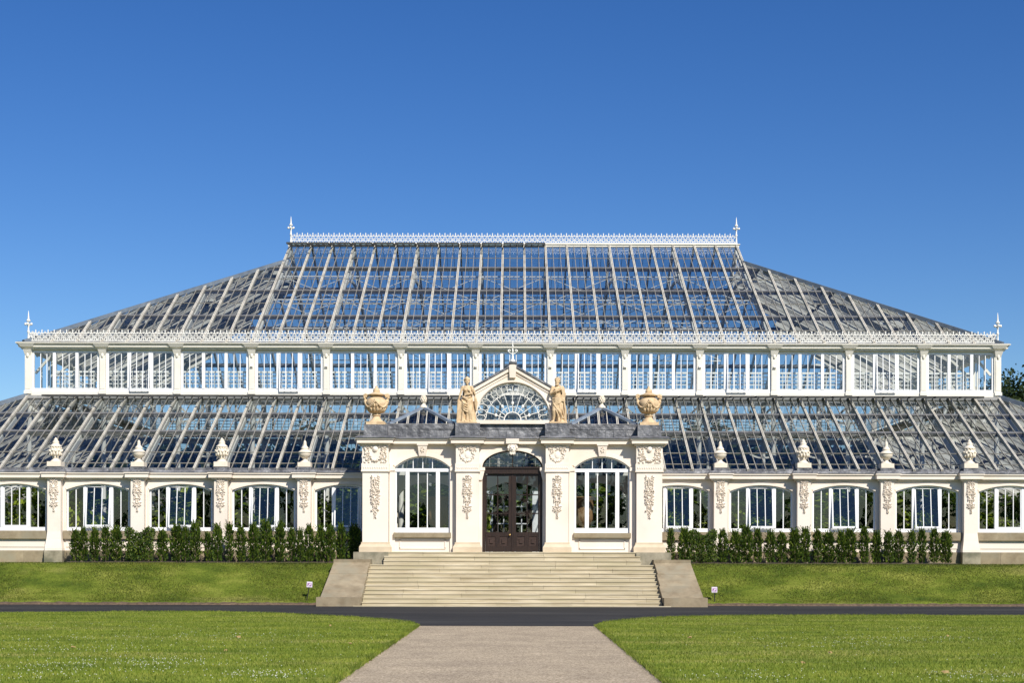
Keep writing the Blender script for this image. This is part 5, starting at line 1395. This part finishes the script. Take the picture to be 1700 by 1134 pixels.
RY = [(1114,'thin',881),(1136,'mid',880),(1166,'block',880),(1199.5,'mid',882),(1220.6,'mid',884),(1239,'bushy',876),(1258,'mid',880),(1279,'mid',884),(1298,'mid',886),(1319,'bushy',881),(1337,'mid',879),(1357,'mid',882),(1376,'bushy',885),(1396.5,'mid',884),(1412,'bushy',881),(1434,'mid',877),(1455.6,'mid',884),(1474,'mid',884),(1492,'mid',883),(1513,'thin',884),(1530.6,'thin',882),(1551,'mid',880),(1570,'bushy',884)]
ORD = ['first','second','third','fourth','fifth','sixth','seventh','eighth','ninth','tenth','eleventh','twelfth','thirteenth','fourteenth','fifteenth','sixteenth','seventeenth','eighteenth','nineteenth','twentieth','twenty-first','twenty-second','twenty-third','twenty-fourth','twenty-fifth']
KD = {'thin': 'slim sparse yew', 'mid': 'upright dark green yew', 'bushy': 'bushy spreading yew', 'block': 'wide dense clipped yew block'}
for i, (px, kd, top) in enumerate(LY): yew(px, kd, i, f'{KD[kd]}, {ORD[len(LY)-1-i]} shrub from the portico in the left hedge', top, -1)
for i, (px, kd, top) in enumerate(RY): yew(px, kd, i+40, f'{KD[kd]}, {ORD[i]} shrub from the portico in the right hedge', top, 1)

# ------------------------------------------------------------------ plants and pots inside the glasshouse
def leaf_plant(kind, seed, n):
    r = random.Random(seed); mb = MB()
    for i in range(n):
        if kind == 'bush':
            a = r.uniform(0, 2*PI); t = math.acos(r.uniform(-.6, 1)); q = r.random()**.4; p = Vector((.75*q*math.sin(t)*math.cos(a), .75*q*math.sin(t)*math.sin(a), .9+.85*q*math.cos(t))); d = Vector((math.cos(a), math.sin(a), r.uniform(-.7, .5))); L = r.uniform(.18, .42); w = L*.30
        else:
            k = r.randrange(9); a = k*2*PI/9+r.uniform(-.1, .1); s_ = r.uniform(.1, 1); p = Vector((1.1*s_*math.cos(a), 1.1*s_*math.sin(a), 1.1+1.0*s_-1.0*s_*s_)); sd = r.choice((-1, 1)); d = Vector((math.cos(a)*.5-math.sin(a)*sd, math.sin(a)*.5+math.cos(a)*sd, -.3)); L = r.uniform(.22, .42)*(1.1-.5*s_); w = .035
        d.normalize(); sd_ = d.cross(Vector((r.uniform(-.5, .5), r.uniform(-.5, .5), 1))).normalized(); m_ = p+d*L*.5
        mb.quad(tuple(p), tuple(m_+sd_*w), tuple(p+d*L), tuple(m_-sd_*w))
    return mb
PL = {}
def plant(kind, mat, x, y, s, h, label, rot=0):
    o = empty('hothouse_plant', (x, y, ZF), label, 'plant', 'plants growing inside the glasshouse')
    key = (kind, mat)
    if key not in PL:
        f = leaf_plant(kind, 3, 520).build('foliage', mat, o, world=False); t = MB(); t.tube((0, 0, 0), (0, 0, 1.1), .05, .03, 7)
        for i in range(5): t.tube((0, 0, .4), (.4*math.cos(i*1.25), .4*math.sin(i*1.25), 1.0), .025, .01, 5)
        PL[key] = (f, t.build('stem', 'bark', o, world=False))
    else:
        for src in PL[key]: c = src.copy(); COL.objects.link(c); c.parent = o
    o.scale = (s, s, h); o.rotation_euler = (0, 0, rot); return o
r = random.Random(21)
WN = {2: 'the window half hidden by the portico', 3: 'the second arched window', 4: 'the third arched window', 5: 'the fourth arched window', 6: 'the outermost arched window'}
for k in (-6, -5, -4, -3, -2, 2, 3, 4, 5, 6):
    sd = 'left' if k < 0 else 'right'
    plant('bush', 'palm', k*B-1.05+r.uniform(-.2, .2), YW+1.25+r.uniform(-.2, .4), r.uniform(.8, 1.05), r.uniform(1.15, 1.5), f'sunlit bright green bush behind {WN[abs(k)]}, {sd} of the portico', r.uniform(0, 6))
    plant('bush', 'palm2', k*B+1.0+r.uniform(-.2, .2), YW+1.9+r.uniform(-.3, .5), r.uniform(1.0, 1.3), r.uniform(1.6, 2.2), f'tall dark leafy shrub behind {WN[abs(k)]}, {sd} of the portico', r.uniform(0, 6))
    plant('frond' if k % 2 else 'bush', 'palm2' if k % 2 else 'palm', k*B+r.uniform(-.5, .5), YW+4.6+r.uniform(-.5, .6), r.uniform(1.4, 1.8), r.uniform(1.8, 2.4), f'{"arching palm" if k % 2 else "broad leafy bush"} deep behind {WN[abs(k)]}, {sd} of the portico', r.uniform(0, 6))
for k in (-6, -5, -4, -3, -2, 2, 3, 4, 5, 6):
    sd = 'left' if k < 0 else 'right'
    plant('bush', 'palm', k*B+r.uniform(-.15, .35), YW+1.0+r.uniform(-.1, .2), r.uniform(.55, .75), r.uniform(.95, 1.2), f'low glossy shrub amid {WN[abs(k)]}, {sd} of the portico', r.uniform(0, 6))
plant('bush', 'palm', -4.75, 68.5, .55, .62, 'low bright shrub behind the left portico window', 1)
plant('bush', 'palm', -3.9, 70.6, .8, .95, 'green bush deep behind the left portico window', 2)
plant('bush', 'palm', 4.25, 68.6, .55, .7, 'low glossy bush behind the right portico window', 3)
plant('bush', 'palm2', 4.9, 71.3, 1.1, 1.6, 'tall dark shrub deep behind the right portico window', 4)
plant('bush', 'palm', -1.25, 68.7, .42, 1.75, 'leafy climber behind the left pane of the entrance door', 5)
r = random.Random(5)
nave_at = ['far left end', 'left end', 'left quarter', 'left of centre', 'next left of the centre line', 'next right of the centre line', 'right of centre', 'right quarter', 'right end', 'far right end']
for i in range(10):
    x = -22+i*4.9+r.uniform(-.5, .5)
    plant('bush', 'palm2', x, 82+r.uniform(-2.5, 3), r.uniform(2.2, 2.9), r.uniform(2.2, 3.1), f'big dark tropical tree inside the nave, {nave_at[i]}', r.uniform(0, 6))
    plant('bush', 'palm', x+2.2, 96+r.uniform(-2, 2), r.uniform(2.3, 3.0), r.uniform(2.0, 2.7), f'big green tropical tree at the back of the nave, {nave_at[i]}', r.uniform(0, 6))
def pot(x, y, label):
    o = empty('plinth_urn', (x, y, ZF), label, 'urn', 'brown urns inside the portico')
    mb = MB(); mb.box(-.62, .62, -.5, .5, 0, .55); mb.box(-.70, .70, -.58, .58, .55, .68); mb.box(-.50, .50, -.4, .4, .68, .95); mb.build('plinth', 'buff', o, world=False)
    mb = MB(); mb.lathe([(.38, .95), (.34, 1.02), (.20, 1.10), (.18, 1.18), (.36, 1.30), (.47, 1.5), (.46, 1.7), (.43, 2.0), (.44, 2.3), (.52, 2.44), (.56, 2.46), (.52, 2.50)], n=26); mb.build('bowl', 'claypot', o, world=False, smooth=True)
    return o
pot(-3.35, 69.0, 'tall brown urn on a plinth behind the left portico window'); pot(3.2, 69.0, 'tall brown urn on a plinth behind the right portico window')

# ------------------------------------------------------------------ trees
def tree_mesh(seed, n, conifer=False, ls=1.0):
    r = random.Random(seed); mb = MB(); cl = []
    for i in range(60):
        if conifer: h = r.uniform(.12, 1); q = (1-h)*.42+.05; a = r.uniform(0, 2*PI); cl.append((q*math.cos(a)*r.uniform(.5, 1), q*math.sin(a)*r.uniform(.5, 1), h, r.uniform(.07, .13)))
        else:
            a = r.uniform(0, 2*PI); t = math.acos(r.uniform(-1, 1)); q = r.random()**.33; cl.append((.42*q*math.sin(t)*math.cos(a), .42*q*math.sin(t)*math.sin(a), .52+.44*q*math.cos(t), r.uniform(.08, .15)))
    for i in range(n):
        cx, cy, cz, cr = r.choice(cl); v = Vector((r.gauss(0, 1), r.gauss(0, 1), r.gauss(0, .8))); v.normalize(); p = Vector((cx, cy, cz))+v*cr*r.random()**.5
        d = (v+Vector((r.uniform(-.6, .6), r.uniform(-.6, .6), r.uniform(-.8, .3)))).normalized(); L = r.uniform(.022, .05)*ls; s_ = d.cross(Vector((r.uniform(-1, 1), r.uniform(-1, 1), r.uniform(-1, 1))))
        if s_.length < .1: continue
        s_.normalize(); mb.quad(tuple(p), tuple(p+d*L*.5+s_*L*.35), tuple(p+d*L), tuple(p+d*L*.5-s_*L*.35))
    tk = MB(); tk.tube((0, 0, 0), (.01, 0, .45), .025, .018, 8); tk.tube((.01, 0, .45), (0, .01, .85), .018, .006, 8)
    for (cx, cy, cz, cr) in cl[:16]: tk.tube((0, 0, max(.12, cz-.25)), (cx, cy, cz), .008, .003, 5)
    return mb, tk
TR = {}
def tree(name, key, n, mat, x, y, h, w, label, group=None, rot=0, conifer=False, base=ZT, ls=1.0):
    o = empty(name, (x, y, base), label, 'tree', group)
    if (key, mat) not in TR:
        a, b = tree_mesh(key, n, conifer, ls); TR[(key, mat)] = (a.build('crown', mat, o, world=False), b.build('trunk', 'bark', o, world=False))
    else:
        for src in TR[(key, mat)]: c = src.copy(); COL.objects.link(c); c.parent = o
    o.scale = (w, w, h); o.rotation_euler = (0, 0, rot); return o
tree('pine_tree', 5, 30000, 'treeleaf', 41.2, 122, 15.9, 14.5, 'dark evergreen tree rising behind the right end of the glasshouse', rot=.6, ls=.5)
tree('golden_tree', 6, 9000, 'goldleaf', 43.2, 117, 12.6, 7, 'low golden green tree below the dark evergreen at the right edge', ls=.7)
r = random.Random(8)
pos = ['far left end', 'left end', 'left third', 'left of centre', 'left of the doors', 'centre line', 'right of the doors', 'right of centre', 'right third', 'right end']
for i in range(10):
    x = -50+i*11.1+r.uniform(-1.5, 1.5)
    if abs(x-40) < 5: x = 33
    tree('broadleaf_tree', 11+i % 3, 15000, 'treeleaf', x, 134+r.uniform(-5, 8), r.uniform(10.5, 12.5), r.uniform(15, 18), f'dark tree beyond the glasshouse seen through its panes, {pos[i]}', 'trees behind the glasshouse', r.uniform(0, 6))

wd = MB(); r = random.Random(77)  # unseen tree belt added to block bright horizon sky from window reflections
for i in range(9000):
    x = r.uniform(-190, 190); h = 13+6*math.sin(x*.11)+3*math.sin(x*.31+1); q = r.random()**.7; z = q*h; y = -105+r.uniform(-7, 7)*(1.1-q)-abs(x)*.12
    d = Vector((r.uniform(-1, 1), r.uniform(-1, 1), r.uniform(-1, 1))).normalized()*r.uniform(.9, 2.2); e = d.orthogonal().normalized()*d.length*.4; p = Vector((x, y, z))
    wd.quad(tuple(p), tuple(p+d*.5+e), tuple(p+d), tuple(p+d*.5-e))
tag(wd.build('reflection_tree_belt', 'treeleaf'), 'unseen dark tree belt added behind the viewpoint to darken window reflections', 'woodland', kind='stuff')
r = random.Random(9)
for i in range(9):
    x = -45+i*11.1+r.uniform(-1.5, 1.5)
    if abs(x-40) < 6: x = 27
    tree('broadleaf_tree', 11+i % 3, 15000, 'treeleaf', x, 150+r.uniform(-4, 6), r.uniform(11, 13), r.uniform(15, 18), f'dark tree in the farther row beyond the glasshouse, {pos[i]}', 'trees behind the glasshouse', r.uniform(0, 6))
# ------------------------------------------------------------------ small signs on the verge
def sign(x, y, z0, lean, label, zp):
    o = empty('path_sign', (x, y, z0), label, 'sign', 'small square signs beside the steps')
    h = zp-z0; q = .115
    mb = MB(); mb.tube((0, 0, -.05), (lean, 0, h), .018, .018, 8); mb.build('post', 'black', o, world=False)
    mb = MB(); mb.box(lean-q, lean+q, -.03, -.012, h-q, h+q); p = mb.build('panel', 'pink', o, world=False)
    f = MB(); f.prism([(lean-.085, h-.08), (lean+.085, h-.08), (lean+.085, h+.055), (lean-.085, h+.055)], -.034, -.0302); f.build('picture', 'purple', p, world=False)
    f = MB(); f.prism([(lean-.06, h-.07), (lean-.02, h-.07), (lean+.03, h+.0), (lean+.06, h-.05), (lean+.05, h+.04), (lean+.0, h+.03)], -.040, -.0345); f.build('white_mark', 'pink', p, world=False)
    if lean > 0:
        mb = MB(); mb.lathe([(.11, -.02), (.11, .03), (.05, .06)], n=12); mb.build('foot', 'black', o, world=False)
    return o
s1 = sign(xD(508.5, 63.9), 63.9, .10, .10, 'small leaning square sign with black foot on the grass left of the steps', zD(971.5, 63.9))
s1.rotation_euler = (0, R(3), 0)
sign(xD(1186.5, 63.8), 63.8, .07, -.01, 'small upright square sign on the grass right of the steps', zD(979, 63.8))

# ------------------------------------------------------------------ light, sky, camera
SUN_EL, SUN_AZ = 40.0, 28.0       # azimuth measured from straight behind the camera towards the right
w = bpy.data.worlds.new('World'); sc.world = w; w.use_nodes = True
nt = w.node_tree; bg = nt.nodes['Background']
sky = nt.nodes.new('ShaderNodeTexSky'); sky.sky_type = 'NISHITA'; sky.sun_disc = False
sky.sun_elevation = R(SUN_EL); sky.sun_rotation = R(180-SUN_AZ); sky.air_density = 1.0; sky.dust_density = .25; sky.ozone_density = 4.0; sky.altitude = 50
hs = nt.nodes.new('ShaderNodeHueSaturation'); hs.inputs['Saturation'].default_value = 1.27; hs.inputs['Hue'].default_value = .5105
nt.links.new(sky.outputs[0], hs.inputs['Color']); gm = nt.nodes.new('ShaderNodeGamma'); gm.inputs['Gamma'].default_value = 1.12
nt.links.new(hs.outputs[0], gm.inputs['Color']); nt.links.new(gm.outputs[0], bg.inputs['Color']); bg.inputs['Strength'].default_value = .0635
ld = bpy.data.lights.new('sun', 'SUN'); ld.energy = 4.2; ld.angle = R(.5); ld.color = (1, .945, .85)
lo = bpy.data.objects.new('sun', ld); COL.objects.link(lo)
dirv = Vector((math.sin(R(SUN_AZ))*math.cos(R(SUN_EL)), -math.cos(R(SUN_AZ))*math.cos(R(SUN_EL)), math.sin(R(SUN_EL))))
lo.rotation_euler = dirv.to_track_quat('Z', 'Y').to_euler(); lo.location = (20, 10, 40)
cam = bpy.data.cameras.new('camera'); co = bpy.data.objects.new('camera', cam); COL.objects.link(co); sc.camera = co
cam.sensor_width = 36; cam.lens = 2560/1700*36; cam.shift_x = -5/1700; cam.shift_y = 362/1700; cam.clip_end = 6000; cam.clip_start = .5
co.matrix_world = Matrix.Translation((.12, 0, 1.9)) @ Matrix.Rotation(PI/2, 4, 'X') @ Matrix.Rotation(.0021, 4, 'Z')
vs = sc.view_settings; vs.view_transform = 'Standard'; vs.look = 'None'; vs.exposure = .42; vs.gamma = 1; vs.use_curve_mapping = False
cy = sc.cycles; cy.max_bounces = 8; cy.transparent_max_bounces = 40; cy.diffuse_bounces = 3; cy.glossy_bounces = 3; cy.caustics_reflective = False; cy.caustics_refractive = False
